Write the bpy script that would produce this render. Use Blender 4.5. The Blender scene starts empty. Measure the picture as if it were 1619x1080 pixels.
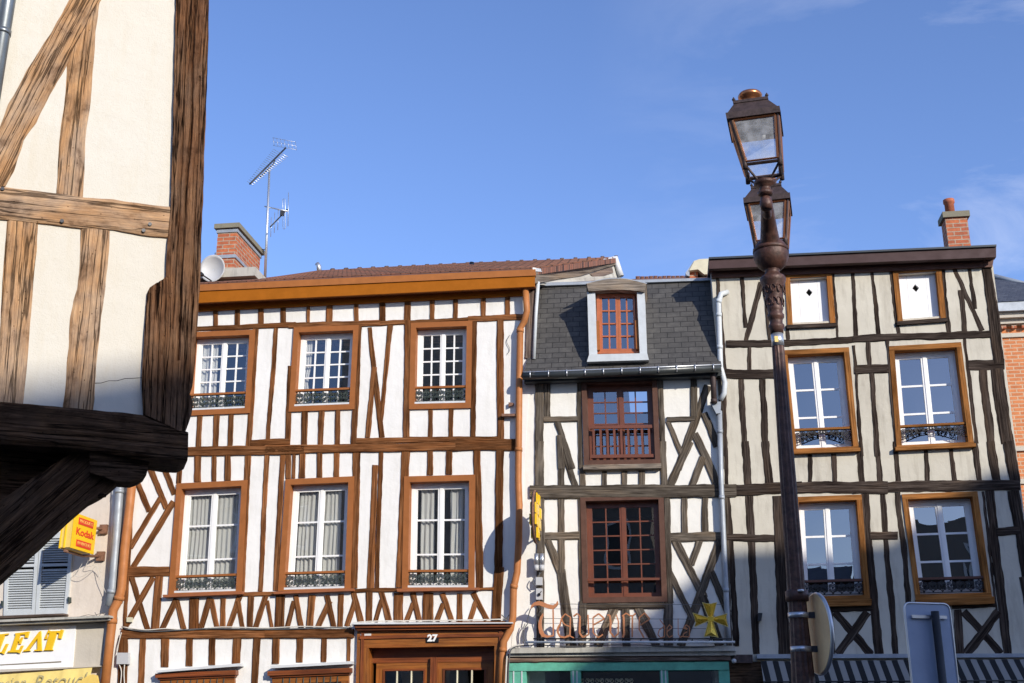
import bpy, math, random
from mathutils import Vector, noise
from mathutils import geometry as mgeo
R = math.radians
random.seed(7)
scene = bpy.context.scene
COL = scene.collection

# ------------------------------------------------------------ camera
PITCH = R(18.5); FPX = 1853.0; CX, CY = 809.5, 540.0
CAM = Vector((0, 0, 1.65))
cd = bpy.data.cameras.new('camera'); cam = bpy.data.objects.new('camera', cd); COL.objects.link(cam)
cam.location = CAM; cam.rotation_euler = (math.pi/2 + PITCH, 0, 0)
cd.sensor_width = 36; cd.lens = FPX/1619*36; cd.clip_start = 0.1; cd.clip_end = 4000
scene.camera = cam
# ------------------------------------------------------------ light
SUN_EL, SUN_AZ = R(21.5), R(34)          # azimuth to the right of straight behind the camera
to_sun = Vector((math.sin(SUN_AZ)*math.cos(SUN_EL), -math.cos(SUN_AZ)*math.cos(SUN_EL), math.sin(SUN_EL)))
sd = bpy.data.lights.new('sun', 'SUN'); sun = bpy.data.objects.new('sun', sd); COL.objects.link(sun)
sd.energy = 4.7; sd.angle = R(0.42); sd.color = (1.0, 0.93, 0.82)
sun.rotation_euler = (-to_sun).to_track_quat('-Z', 'Y').to_euler(); sun.location = (20, -30, 30)
world = bpy.data.worlds.new('World'); scene.world = world; world.use_nodes = True
wn = world.node_tree; wl = wn.links
bgn = wn.nodes['Background']; bgn.inputs['Strength'].default_value = 0.15
sky = wn.nodes.new('ShaderNodeTexSky'); sky.sky_type = 'NISHITA'; sky.sun_disc = False
sky.sun_elevation = SUN_EL; sky.sun_rotation = math.pi - SUN_AZ
sky.air_density = 1.0; sky.dust_density = 0.6; sky.ozone_density = 2.6; sky.altitude = 100
tc = wn.nodes.new('ShaderNodeTexCoord')
mp = wn.nodes.new('ShaderNodeMapping'); mp.inputs['Scale'].default_value = (2.2, 2.2, 7.5); mp.inputs['Rotation'].default_value = (0.25, -0.35, 0.3)
nz = wn.nodes.new('ShaderNodeTexNoise'); nz.inputs['Scale'].default_value = 1.9; nz.inputs['Detail'].default_value = 9; nz.inputs['Roughness'].default_value = 0.62; nz.inputs['Distortion'].default_value = 0.5
cr = wn.nodes.new('ShaderNodeValToRGB'); cr.color_ramp.elements[0].position = 0.46; cr.color_ramp.elements[1].position = 0.86
sep = wn.nodes.new('ShaderNodeSeparateXYZ')
mr = wn.nodes.new('ShaderNodeMapRange'); mr.inputs[1].default_value = 0.06; mr.inputs[2].default_value = 0.42; mr.inputs[3].default_value = 0.0; mr.inputs[4].default_value = 0.34
mu = wn.nodes.new('ShaderNodeMath'); mu.operation = 'MULTIPLY'
mx = wn.nodes.new('ShaderNodeMix'); mx.data_type = 'RGBA'
wl.new(tc.outputs['Generated'], mp.inputs['Vector']); wl.new(mp.outputs[0], nz.inputs['Vector']); wl.new(nz.outputs['Fac'], cr.inputs[0])
wl.new(tc.outputs['Generated'], sep.inputs[0]); wl.new(sep.outputs['X'], mr.inputs[0])
wl.new(cr.outputs[0], mu.inputs[0]); wl.new(mr.outputs[0], mu.inputs[1])
tint = wn.nodes.new('ShaderNodeMix'); tint.data_type = 'RGBA'; tint.blend_type = 'MULTIPLY'; tint.inputs[0].default_value = 1.0
tint.inputs[7].default_value = (1.18, 1.24, 1.58, 1)
wl.new(sky.outputs[0], tint.inputs[6])
wl.new(mu.outputs[0], mx.inputs[0]); wl.new(tint.outputs[2], mx.inputs[6]); mx.inputs[7].default_value = (10.5, 10.3, 10.5, 1)
wl.new(mx.outputs[2], bgn.inputs['Color'])
vs = scene.view_settings; vs.view_transform = 'Standard'; vs.look = 'None'; vs.exposure = 0.0; vs.gamma = 1.0

# ------------------------------------------------------------ projection helpers (photo pixel -> point on a real plane)
def ray(px, py):
    a = (px-CX)/FPX; b = (CY-py)/FPX; c, s = math.cos(PITCH), math.sin(PITCH)
    return Vector((a, c - b*s, s + b*c))
def topx(P):
    v = P-CAM; c, s = math.cos(PITCH), math.sin(PITCH)
    zc = v.y*c + v.z*s
    return (CX + FPX*v.x/zc, CY - FPX*(-v.y*s + v.z*c)/zc)
def at_y(px, py, y):
    r = ray(px, py); return CAM + r*(y/r.y)
class Plane:
    def __init__(s, O, yaw):
        s.O = Vector(O); s.U = Vector((math.cos(yaw), math.sin(yaw), 0)); s.N = Vector((math.sin(yaw), -math.cos(yaw), 0))
    def uz(s, px, py, d=0.0):
        r = ray(px, py); t = ((s.O-CAM).dot(s.N)+d)/r.dot(s.N); P = CAM+r*t
        return Vector(((P-s.O).dot(s.U), P.z))
    def W(s, u, z, d=0.0):
        return Vector((s.O.x, s.O.y, 0)) + s.U*u + s.N*d + Vector((0, 0, z))
    def P(s, px, py, d=0.0):
        q = s.uz(px, py, d); return s.W(q[0], q[1], d)
PA = Plane((0, 17, 0), R(-8))
PF = Plane(at_y(150, 400, 7.8), R(19.6))

# ------------------------------------------------------------ object helpers
def tag(o, label=None, cat=None, group=None, kind=None):
    if label: o['label'] = label
    if cat: o['category'] = cat
    if group: o['group'] = group
    if kind: o['kind'] = kind
    return o
def thing(name, loc, label, cat, group=None, rz=0):
    o = bpy.data.objects.new(name, None); COL.objects.link(o); o.location = loc; o.rotation_euler = (0, 0, rz)
    o.empty_display_size = 0.3
    return tag(o, label, cat, group)
class MB:
    def __init__(s): s.v = []; s.f = []; s.uv = []; s.sm = []
    def add(s, verts, faces, uvs=None, smooth=False):
        b = len(s.v); s.v += [Vector(v) for v in verts]
        for i, f in enumerate(faces):
            s.f.append([b+k for k in f])
            s.uv.append([uvs[k] for k in f] if uvs else None); s.sm.append(smooth)
    def box(s, P8):           # 4 back + 4 front, each TL TR BR BL
        w = (P8[5]-P8[4]).length; h = (P8[7]-P8[4]).length
        fs = [(4,7,6,5), (0,1,2,3), (0,4,5,1), (3,2,6,7), (0,3,7,4), (1,5,6,2)]
        b = len(s.v); s.v += P8; d = (P8[4]-P8[0]).length
        if h >= w: t = {0:(0,0),1:(0,w),2:(h,w),3:(h,0)}
        else: t = {0:(0,0),1:(w,0),2:(w,h),3:(0,h)}
        ox, oy = random.random()*20, random.random()*20
        for f in fs:
            s.f.append([b+k for k in f]); s.sm.append(False)
            s.uv.append([(t[k%4][0]+ox+(d if k < 4 else 0)*0.3, t[k%4][1]+oy+(0 if k >= 4 else d)) for k in f])
    def quad(s, pl, q, d0, d1):      # q: TL TR BR BL in (u,z)
        s.box([pl.W(p[0], p[1], d0) for p in q] + [pl.W(p[0], p[1], d1) for p in q])
    def pxquad(s, pl, q, d0, d1):
        s.quad(pl, [pl.uz(x, y, d1) for x, y in q], d0, d1)
    def cube(s, c, sx, sy, sz, rz=0):
        ca, sa = math.cos(rz), math.sin(rz); X = Vector((ca, sa, 0))*sx/2; Y = Vector((-sa, ca, 0))*sy/2; Z = Vector((0, 0, sz/2)); c = Vector(c)
        s.box([c-X+Y+Z, c+X+Y+Z, c+X+Y-Z, c-X+Y-Z, c-X-Y+Z, c+X-Y+Z, c+X-Y-Z, c-X-Y-Z])
    def tube(s, pts, r, n=8, closed=False, cap=True, smooth=True):
        pts = [Vector(p) for p in pts]; m = len(pts); rs = r if isinstance(r, (list, tuple)) else [r]*m
        b = len(s.v); up = None; L = 0
        for i, p in enumerate(pts):
            if closed: t = pts[(i+1) % m]-pts[i-1]
            else: t = pts[min(i+1, m-1)]-pts[max(i-1, 0)]
            t = t.normalized() if t.length > 1e-9 else Vector((0, 0, 1))
            if up is None: up = Vector((0, 0, 1)) if abs(t.z) < 0.9 else Vector((1, 0, 0))
            a = t.cross(up)
            if a.length < 1e-6: a = t.cross(Vector((0, 1, 0.01)))
            a.normalize(); c = a.cross(t).normalized(); up = c
            for k in range(n):
                an = 2*math.pi*k/n; s.v.append(p + a*math.cos(an)*rs[i] + c*math.sin(an)*rs[i])
        segs = m if closed else m-1
        for i in range(segs):
            L2 = L + (pts[(i+1) % m]-pts[i]).length
            for k in range(n):
                k2 = (k+1) % n; j = (i+1) % m
                s.f.append([b+i*n+k, b+i*n+k2, b+j*n+k2, b+j*n+k]); s.sm.append(smooth)
                s.uv.append([(L, k*.03), (L, k*.03+.03), (L2, k*.03+.03), (L2, k*.03)])
            L = L2
        if cap and not closed:
            s.f.append([b+k for k in range(n)][::-1]); s.f.append([b+(m-1)*n+k for k in range(n)])
            s.uv += [None, None]; s.sm += [False, False]
    def lathe(s, prof, n=24, at=(0, 0, 0), flute=None, smooth=True):    # prof: (z, r)
        at = Vector(at); b = len(s.v)
        for i, (z, r) in enumerate(prof):
            for k in range(n):
                an = 2*math.pi*k/n; rr = r
                if flute and flute[0] <= z <= flute[1]: rr = r*(1 - (0.10 if k % 4 in (0,) else 0.05 if k % 4 in (1, 3) else 0))
                s.v.append(at+Vector((math.cos(an)*rr, math.sin(an)*rr, z)))
        for i in range(len(prof)-1):
            for k in range(n):
                k2 = (k+1) % n
                s.f.append([b+i*n+k, b+i*n+k2, b+(i+1)*n+k2, b+(i+1)*n+k]); s.sm.append(smooth and not flute)
                s.uv.append(None)
        s.f.append([b+k for k in range(n)][::-1]); s.f.append([b+(len(prof)-1)*n+k for k in range(n)]); s.uv += [None, None]; s.sm += [False, False]
    def poly(s, pl, pts, d0, d1):      # extruded (possibly concave) outline in (u,z)
        tris = mgeo.tessellate_polygon([[Vector((p[0], p[1], 0)) for p in pts]])
        n = len(pts); b = len(s.v)
        s.v += [pl.W(p[0], p[1], d1) for p in pts] + [pl.W(p[0], p[1], d0) for p in pts]
        for t in tris:
            s.f.append([b+k for k in t]); s.uv.append([(pts[k][0], pts[k][1]) for k in t]); s.sm.append(False)
            s.f.append([b+n+k for k in reversed(t)]); s.uv.append([(pts[k][0], pts[k][1]) for k in reversed(t)]); s.sm.append(False)
        for i in range(n):
            j = (i+1) % n; s.f.append([b+i, b+j, b+n+j, b+n+i]); s.sm.append(False)
            s.uv.append([(pts[i][0], pts[i][1]), (pts[j][0], pts[j][1]), (pts[j][0]+.1, pts[j][1]+.1), (pts[i][0]+.1, pts[i][1]+.1)])
    def pxpoly(s, pl, pts, d0, d1): s.poly(pl, [pl.uz(x, y, d1) for x, y in pts], d0, d1)
    def build(s, name, mat, parent=None, off=None, fix=True):
        import bmesh
        off = Vector(off) if off is not None else (root_of(parent).location if parent else Vector((0, 0, 0)))
        me = bpy.data.meshes.new(name); me.from_pydata([tuple(v-off) for v in s.v], [], s.f)
        ul = me.uv_layers.new(name='UVMap'); li = 0
        flat = []
        for f, u in zip(s.f, s.uv):
            if u: 
                for q in u: flat += [q[0], q[1]]
            else:
                for k in f: v = s.v[k]; flat += [v.x + v.y*.7, v.z]
        ul.data.foreach_set('uv', flat)
        me.polygons.foreach_set('use_smooth', s.sm)
        me.materials.append(mat); me.update()
        if fix:
            bm = bmesh.new(); bm.from_mesh(me); bmesh.ops.recalc_face_normals(bm, faces=bm.faces); bm.to_mesh(me); bm.free()
        o = bpy.data.objects.new(name, me); COL.objects.link(o)
        if parent: o.parent = parent
        else: o.location = off
        return o
def root_of(o):
    while o.parent: o = o.parent
    return o
def plate(name, pl, outer, holes, d0, d1, mat, parent):
    """wall slab with real openings"""
    cu = bpy.data.curves.new('tmp', 'CURVE'); cu.dimensions = '2D'; cu.fill_mode = 'BOTH'; cu.extrude = (d1-d0)/2
    for pts in [outer]+holes:
        sp = cu.splines.new('POLY'); sp.points.add(len(pts)-1); sp.use_cyclic_u = True
        for k, p in enumerate(pts): sp.points[k].co = (p[0], p[1], 0, 1)
    to = bpy.data.objects.new('tmp', cu); COL.objects.link(to)
    bpy.context.view_layer.update()
    me = bpy.data.meshes.new_from_object(to.evaluated_get(bpy.context.evaluated_depsgraph_get()))
    bpy.data.objects.remove(to); bpy.data.curves.remove(cu)
    off = root_of(parent).location; uvl = me.uv_layers.new(name='UVMap')
    co = [v.co.copy() for v in me.vertices]
    for l in me.loops: uvl.data[l.index].uv = (co[l.vertex_index].x, co[l.vertex_index].y)
    for v in me.vertices: v.co = pl.W(v.co.x, v.co.y, (d0+d1)/2+v.co.z)-off
    me.name = name; me.materials.clear(); me.materials.append(mat)
    for p in me.polygons: p.use_smooth = False; p.material_index = 0
    o = bpy.data.objects.new(name, me); COL.objects.link(o); o.parent = parent
    return o
def text_mesh(body, size, ext, mat, name, parent, O, X, Y, shear=0, bold=0, sx=1.0, fitw=None):
    """lettering laid on the plane O + x*X + y*Y"""
    cu = bpy.data.curves.new('t', 'FONT'); cu.body = body; cu.size = size; cu.extrude = ext; cu.shear = shear; cu.offset = bold; cu.align_x = 'CENTER'; cu.align_y = 'CENTER'; cu.resolution_u = 3
    to = bpy.data.objects.new('t', cu); COL.objects.link(to); bpy.context.view_layer.update()
    me = bpy.data.meshes.new_from_object(to.evaluated_get(bpy.context.evaluated_depsgraph_get())); bpy.data.objects.remove(to)
    off = root_of(parent).location; X = X.normalized(); Y = Y.normalized(); N = X.cross(Y)
    if fitw:
        xs = [v.co.x for v in me.vertices]; sx = fitw/max(1e-6, max(xs)-min(xs))
    for v in me.vertices: v.co = O + X*v.co.x*sx + Y*v.co.y + N*v.co.z - off
    me.materials.clear(); me.materials.append(mat); me.name = name
    o = bpy.data.objects.new(name, me); COL.objects.link(o); o.parent = parent
    return o

# ------------------------------------------------------------ materials
def newmat(name):
    m = bpy.data.materials.new(name); m.use_nodes = True; nt = m.node_tree
    return m, nt, nt.nodes['Principled BSDF']
def nn(nt, typ, **kw):
    n = nt.nodes.new(typ)
    for k, v in kw.items():
        if k in n.inputs.keys(): n.inputs[k].default_value = v
        else: setattr(n, k, v)
    return n
def ramp(nt, src, stops):
    r = nt.nodes.new('ShaderNodeValToRGB'); e = r.color_ramp.elements
    while len(e) < len(stops): e.new(0.5)
    for i, (p, c) in enumerate(stops): e[i].position = p; e[i].color = (*c, 1) if len(c) == 3 else c
    nt.links.new(src, r.inputs[0]); return r
def mixc(nt, fac, a, b, mode='MIX'):
    m = nt.nodes.new('ShaderNodeMix'); m.data_type = 'RGBA'; m.blend_type = mode
    for k, v in ((0, fac), (6, a), (7, b)):
        if hasattr(v, 'type') and hasattr(v, 'links'): nt.links.new(v, m.inputs[k])
        elif isinstance(v, (int, float)): m.inputs[k].default_value = v
        else: m.inputs[k].default_value = (*v, 1)
    return m.outputs[2]
def bump(nt, bs, h, strength, dist=0.01, prev=None):
    b = nt.nodes.new('ShaderNodeBump'); b.inputs['Strength'].default_value = strength; b.inputs['Distance'].default_value = dist
    nt.links.new(h, b.inputs['Height'])
    if prev: nt.links.new(prev, b.inputs['Normal'])
    nt.links.new(b.outputs[0], bs.inputs['Normal']); return b.outputs[0]
def wood(name, dark, mid, light, grain=1.0, crack=0.5, rough=0.8, bs_=0.6, tone=0.35):
    m, nt, bs = newmat(name); L = nt.links
    uv = nn(nt, 'ShaderNodeUVMap'); oi = nn(nt, 'ShaderNodeObjectInfo')
    add = nn(nt, 'ShaderNodeVectorMath', operation='ADD'); L.new(uv.outputs[0], add.inputs[0])
    sc = nn(nt, 'ShaderNodeVectorMath', operation='SCALE'); L.new(oi.outputs['Random'], sc.inputs[0]); sc.inputs[3].default_value = 37.0
    L.new(sc.outputs[0], add.inputs[1])
    m1 = nn(nt, 'ShaderNodeMapping'); m1.inputs['Scale'].default_value = (2.0*grain, 55*grain, 1); L.new(add.outputs[0], m1.inputs[0])
    n1 = nn(nt, 'ShaderNodeTexNoise', Scale=1.0, Detail=9.0, Roughness=0.7, Distortion=0.12); L.new(m1.outputs[0], n1.inputs['Vector'])
    m2 = nn(nt, 'ShaderNodeMapping'); m2.inputs['Scale'].default_value = (1.3*grain, 5*grain, 1); L.new(add.outputs[0], m2.inputs[0])
    n2 = nn(nt, 'ShaderNodeTexNoise', Scale=1.3, Detail=5.0, Roughness=0.6); L.new(m2.outputs[0], n2.inputs['Vector'])
    m3 = nn(nt, 'ShaderNodeMapping'); m3.inputs['Scale'].default_value = (0.8*grain, 26*grain, 1); L.new(add.outputs[0], m3.inputs[0])
    n3 = nn(nt, 'ShaderNodeTexNoise', Scale=1.0, Detail=3.0, Roughness=0.5, Distortion=0.15); L.new(m3.outputs[0], n3.inputs['Vector'])
    r1 = ramp(nt, n1.outputs['Fac'], [(0.32, dark), (0.5, mid), (0.72, light)])
    r2 = ramp(nt, n2.outputs['Fac'], [(0.3, (0.42, 0.40, 0.40)), (0.5, (0.95, 0.95, 0.95)), (0.75, (1.4, 1.22, 1.0))])
    c = mixc(nt, 0.85, r1.outputs[0], r2.outputs[0], 'MULTIPLY')
    r3 = ramp(nt, n3.outputs['Fac'], [(0.44, (1, 1, 1)), (0.485, (0.12, 0.10, 0.09)), (0.50, (0.12, 0.10, 0.09)), (0.53, (1, 1, 1))])
    c = mixc(nt, crack, c, r3.outputs[0], 'MULTIPLY')
    rt = ramp(nt, oi.outputs['Random'], [(0, (1-tone,)*3), (1, (1+tone*.5,)*3)])
    c = mixc(nt, 1.0, c, rt.outputs[0], 'MULTIPLY')
    L.new(c, bs.inputs['Base Color']); bs.inputs['Roughness'].default_value = rough; bs.inputs['Specular IOR Level'].default_value = 0.5 if rough < .5 else 0.02
    hh = mixc(nt, 0.5, n1.outputs['Fac'], r3.outputs[0], 'MULTIPLY')
    bump(nt, bs, hh, bs_, 0.012)
    return m
def oldwood(name, dark, mid, light, grey, crack=0.9, furrow=0.5, rough=0.85):
    """bare weathered oak: fine fibres, long checks, knots, worm holes and bleached patches"""
    m, nt, bs = newmat(name); L = nt.links
    uv = nn(nt, 'ShaderNodeUVMap')
    def tex(sx, sy, sc, det, ro, dist=0.0, off=0.0):
        mp_ = nn(nt, 'ShaderNodeMapping'); mp_.inputs['Scale'].default_value = (sx, sy, 1); mp_.inputs['Location'].default_value = (off, off*1.7, 0); L.new(uv.outputs[0], mp_.inputs[0])
        n_ = nn(nt, 'ShaderNodeTexNoise', Scale=sc, Detail=det, Roughness=ro, Distortion=dist); L.new(mp_.outputs[0], n_.inputs['Vector']); return n_.outputs['Fac']
    fib = tex(5, 170, 1.0, 6.0, 0.7, 0.05); mids = tex(1.6, 34, 1.0, 7.0, 0.75, 0.08, 3); blot = tex(4.5, 7.5, 1.0, 6.0, 0.65, 0.3, 7); wide = tex(0.9, 2.2, 1.3, 4.0, 0.6, 0.2, 11)
    c = ramp(nt, mids, [(0.25, dark), (0.48, mid), (0.75, light)]).outputs[0]
    gm = ramp(nt, wide, [(0.42, (0, 0, 0)), (0.62, (1, 1, 1))]).outputs[0]
    c = mixc(nt, gm, c, mixc(nt, 0.6, c, grey))
    c = mixc(nt, 0.75, c, ramp(nt, fib, [(0.30, (0.35, 0.33, 0.32)), (0.5, (0.95, 0.95, 0.95)), (0.7, (1.45, 1.4, 1.3))]).outputs[0], 'MULTIPLY')
    c = mixc(nt, 0.85, c, ramp(nt, blot, [(0.32, (0.34, 0.29, 0.26)), (0.45, (0.92, 0.88, 0.84)), (0.62, (1.30, 1.18, 1.0))]).outputs[0], 'MULTIPLY')
    ck = tex(0.55, 15, 1.0, 4.0, 0.55, 0.12, 5); ckr = ramp(nt, ck, [(0.470, (1, 1, 1)), (0.492, (0.06, 0.05, 0.045)), (0.500, (0.06, 0.05, 0.045)), (0.515, (1, 1, 1))]).outputs[0]
    ck2 = tex(1.1, 42, 1.0, 3.0, 0.5, 0.1, 9); ck2r = ramp(nt, ck2, [(0.455, (1, 1, 1)), (0.478, (0.2, 0.18, 0.16)), (0.495, (1, 1, 1))]).outputs[0]
    c = mixc(nt, crack, c, ckr, 'MULTIPLY'); c = mixc(nt, crack*.8*furrow, c, ck2r, 'MULTIPLY')
    mv = nn(nt, 'ShaderNodeMapping'); mv.inputs['Scale'].default_value = (14, 22, 1); L.new(uv.outputs[0], mv.inputs[0])
    vo = nn(nt, 'ShaderNodeTexVoronoi', Scale=1.0); L.new(mv.outputs[0], vo.inputs['Vector'])
    vr = ramp(nt, vo.outputs['Distance'], [(0.06, (0.12, 0.09, 0.07)), (0.11, (1, 1, 1))]).outputs[0]; c = mixc(nt, 0.8, c, vr, 'MULTIPLY')
    L.new(c, bs.inputs['Base Color']); bs.inputs['Roughness'].default_value = rough; bs.inputs['Specular IOR Level'].default_value = 0.04
    p = bump(nt, bs, mids, furrow, 0.02); p = bump(nt, bs, fib, 0.5, 0.006, p); p = bump(nt, bs, ckr, 0.9, 0.012, p)
    return m
def plaster(name, col, stain=0.15, fine=60, bs_=0.35, rough=0.9, stcol=None, cracks=False):
    m, nt, bs = newmat(name); L = nt.links; g = nn(nt, 'ShaderNodeNewGeometry')
    n1 = nn(nt, 'ShaderNodeTexNoise', Scale=0.9, Detail=6.0, Roughness=0.6); L.new(g.outputs['Position'], n1.inputs['Vector'])
    n2 = nn(nt, 'ShaderNodeTexNoise', Scale=float(fine), Detail=4.0, Roughness=0.6); L.new(g.outputs['Position'], n2.inputs['Vector'])
    n4 = nn(nt, 'ShaderNodeTexNoise', Scale=5.0, Detail=4.0, Roughness=0.55); L.new(g.outputs['Position'], n4.inputs['Vector'])
    mz = nn(nt, 'ShaderNodeMapping'); mz.inputs['Scale'].default_value = (5, 5, 0.8); L.new(g.outputs['Position'], mz.inputs[0])
    n3 = nn(nt, 'ShaderNodeTexNoise', Scale=1.5, Detail=6.0, Roughness=0.7); L.new(mz.outputs[0], n3.inputs['Vector'])
    sc = stcol or tuple(x*0.72 for x in col)
    r1 = ramp(nt, n1.outputs['Fac'], [(0.35, (0, 0, 0)), (0.75, (1, 1, 1))]); r3 = ramp(nt, n3.outputs['Fac'], [(0.5, (0, 0, 0)), (0.85, (1, 1, 1))])
    c = mixc(nt, r1.outputs[0], col, tuple(a*(1-stain)+b*stain for a, b in zip(col, sc)))
    st = mixc(nt, r3.outputs[0], (1, 1, 1), tuple(1-stain*2.2*(1-b/a) for a, b in zip(col, sc)))
    c = mixc(nt, 1.0, c, st, 'MULTIPLY')
    L.new(c, bs.inputs['Base Color']); bs.inputs['Roughness'].default_value = rough; bs.inputs['Specular IOR Level'].default_value = 0.15
    if cracks:
        nw = nn(nt, 'ShaderNodeTexNoise', Scale=2.5, Detail=5.0); L.new(g.outputs['Position'], nw.inputs['Vector'])
        av_ = mixc(nt, 0.25, g.outputs['Position'], nw.outputs['Color']); vc = nt.nodes.new('ShaderNodeTexVoronoi'); vc.feature = 'DISTANCE_TO_EDGE'; vc.inputs['Scale'].default_value = 1.5; L.new(av_, vc.inputs['Vector'])
        e_ = ramp(nt, vc.outputs['Distance'], [(0.0, (0.45, 0.42, 0.38)), (0.004, (1, 1, 1))]).outputs[0]; mk_ = ramp(nt, n1.outputs['Fac'], [(0.50, (0, 0, 0)), (0.58, (1, 1, 1))]).outputs[0]
        c = mixc(nt, mk_, c, mixc(nt, 1.0, c, e_, 'MULTIPLY')); L.new(c, bs.inputs['Base Color'])
    p = bump(nt, bs, n4.outputs['Fac'], 0.35, 0.03)
    bump(nt, bs, n2.outputs['Fac'], bs_, 0.004, p)
    return m
def paint(name, col, rough=0.45, var=0.15, metal=0.0, spec=0.5, scale=6.0, bs_=0.1):
    m, nt, bs = newmat(name); L = nt.links; g = nn(nt, 'ShaderNodeNewGeometry')
    n1 = nn(nt, 'ShaderNodeTexNoise', Scale=scale, Detail=6.0, Roughness=0.65); L.new(g.outputs['Position'], n1.inputs['Vector'])
    r = ramp(nt, n1.outputs['Fac'], [(0.3, tuple(x*(1-var) for x in col)), (0.7, tuple(min(1, x*(1+var)) for x in col))])
    L.new(r.outputs[0], bs.inputs['Base Color']); bs.inputs['Metallic'].default_value = metal
    rr = ramp(nt, n1.outputs['Fac'], [(0.3, (rough*1.2,)*3), (0.7, (rough*0.85,)*3)]); L.new(rr.outputs[0], bs.inputs['Roughness'])
    bs.inputs['Specular IOR Level'].default_value = spec
    if bs_: bump(nt, bs, n1.outputs['Fac'], bs_, 0.01)
    return m
def bricks(name, c1, c2, mortar, bw, bh, ms, offs=0.5, var=0.3, rough=0.85, bs_=0.6, swap=False):
    m, nt, bs = newmat(name); L = nt.links; uv = nn(nt, 'ShaderNodeUVMap')
    b = nt.nodes.new('ShaderNodeTexBrick'); L.new(uv.outputs[0], b.inputs['Vector']); b.offset = offs
    b.inputs['Color1'].default_value = (*c1, 1); b.inputs['Color2'].default_value = (*c2, 1); b.inputs['Mortar'].default_value = (*mortar, 1)
    b.inputs['Scale'].default_value = 1.0; b.inputs['Brick Width'].default_value = bw; b.inputs['Row Height'].default_value = bh; b.inputs['Mortar Size'].default_value = ms; b.inputs['Mortar Smooth'].default_value = 0.2; b.inputs['Bias'].default_value = 0.0
    n1 = nn(nt, 'ShaderNodeTexNoise', Scale=9.0, Detail=6.0, Roughness=0.7); L.new(uv.outputs[0], n1.inputs['Vector'])
    r = ramp(nt, n1.outputs['Fac'], [(0.3, (1-var,)*3), (0.7, (1+var*.6,)*3)])
    c = mixc(nt, 1.0, b.outputs['Color'], r.outputs[0], 'MULTIPLY'); L.new(c, bs.inputs['Base Color']); bs.inputs['Roughness'].default_value = rough
    inv = nn(nt, 'ShaderNodeMath', operation='SUBTRACT'); inv.inputs[0].default_value = 1.0; L.new(b.outputs['Fac'], inv.inputs[1])
    p = bump(nt, bs, inv.outputs[0], bs_, 0.012); bump(nt, bs, n1.outputs['Fac'], 0.25, 0.006, p)
    return m
def glass(name, refl, tint_=(0.75, 0.8, 0.8), wob=0.02):
    m, nt, bs = newmat(name); L = nt.links; nt.nodes.remove(bs); out = nt.nodes['Material Output']
    g = nn(nt, 'ShaderNodeNewGeometry'); n1 = nn(nt, 'ShaderNodeTexNoise', Scale=1.7, Detail=1.0); L.new(g.outputs['Position'], n1.inputs['Vector'])
    bp = nn(nt, 'ShaderNodeBump', Strength=wob, Distance=0.3); L.new(n1.outputs['Fac'], bp.inputs['Height'])
    gl = nn(nt, 'ShaderNodeBsdfGlossy', Roughness=0.0); L.new(bp.outputs[0], gl.inputs['Normal']); gl.inputs['Color'].default_value = (0.95, 0.97, 1, 1)
    tr = nn(nt, 'ShaderNodeBsdfTransparent'); tr.inputs[0].default_value = (*tint_, 1)
    fr = nn(nt, 'ShaderNodeFresnel', IOR=1.5); ad = nn(nt, 'ShaderNodeMath', operation='ADD', use_clamp=True); L.new(fr.outputs[0], ad.inputs[0]); ad.inputs[1].default_value = refl
    mxs = nt.nodes.new('ShaderNodeMixShader'); L.new(ad.outputs[0], mxs.inputs[0]); L.new(tr.outputs[0], mxs.inputs[1]); L.new(gl.outputs[0], mxs.inputs[2]); L.new(mxs.outputs[0], out.inputs[0])
    return m
def cloth(name, col):
    m, nt, bs = newmat(name); bs.inputs['Base Color'].default_value = (*col, 1); bs.inputs['Roughness'].default_value = 0.9
    L = nt.links; out = nt.nodes['Material Output']; t = nn(nt, 'ShaderNodeBsdfTranslucent'); t.inputs[0].default_value = (*col, 1)
    mxs = nt.nodes.new('ShaderNodeMixShader'); mxs.inputs[0].default_value = 0.3; L.new(bs.outputs[0], mxs.inputs[1]); L.new(t.outputs[0], mxs.inputs[2]); L.new(mxs.outputs[0], out.inputs[0])
    return m
def stripes(name, a, b, period, shear):
    m, nt, bs = newmat(name); L = nt.links; uv = nn(nt, 'ShaderNodeUVMap'); s = nn(nt, 'ShaderNodeSeparateXYZ'); L.new(uv.outputs[0], s.inputs[0])
    k = nn(nt, 'ShaderNodeMath', operation='MULTIPLY_ADD'); L.new(s.outputs['Y'], k.inputs[0]); k.inputs[1].default_value = shear; L.new(s.outputs['X'], k.inputs[2])
    d = nn(nt, 'ShaderNodeMath', operation='DIVIDE'); L.new(k.outputs[0], d.inputs[0]); d.inputs[1].default_value = period
    f = nn(nt, 'ShaderNodeMath', operation='FRACT'); L.new(d.outputs[0], f.inputs[0])
    g = nn(nt, 'ShaderNodeMath', operation='GREATER_THAN'); L.new(f.outputs[0], g.inputs[0]); g.inputs[1].default_value = 0.5
    c = mixc(nt, g.outputs[0], a, b); L.new(c, bs.inputs['Base Color']); bs.inputs['Roughness'].default_value = 0.85
    return m
M = {}
M['plA'] = plaster('white_render', (0.80, 0.785, 0.75), 0.2, 45, 0.25, stcol=(0.5, 0.47, 0.40))
M['plB'] = plaster('ivory_render', (0.80, 0.78, 0.72), 0.16, 45, 0.25, stcol=(0.55, 0.50, 0.40))
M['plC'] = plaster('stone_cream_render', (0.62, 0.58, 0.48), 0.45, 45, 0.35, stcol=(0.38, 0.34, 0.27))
M['plF'] = plaster('cream_render', (0.65, 0.615, 0.535), 0.28, 110, 0.8, stcol=(0.60, 0.53, 0.40))
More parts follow.
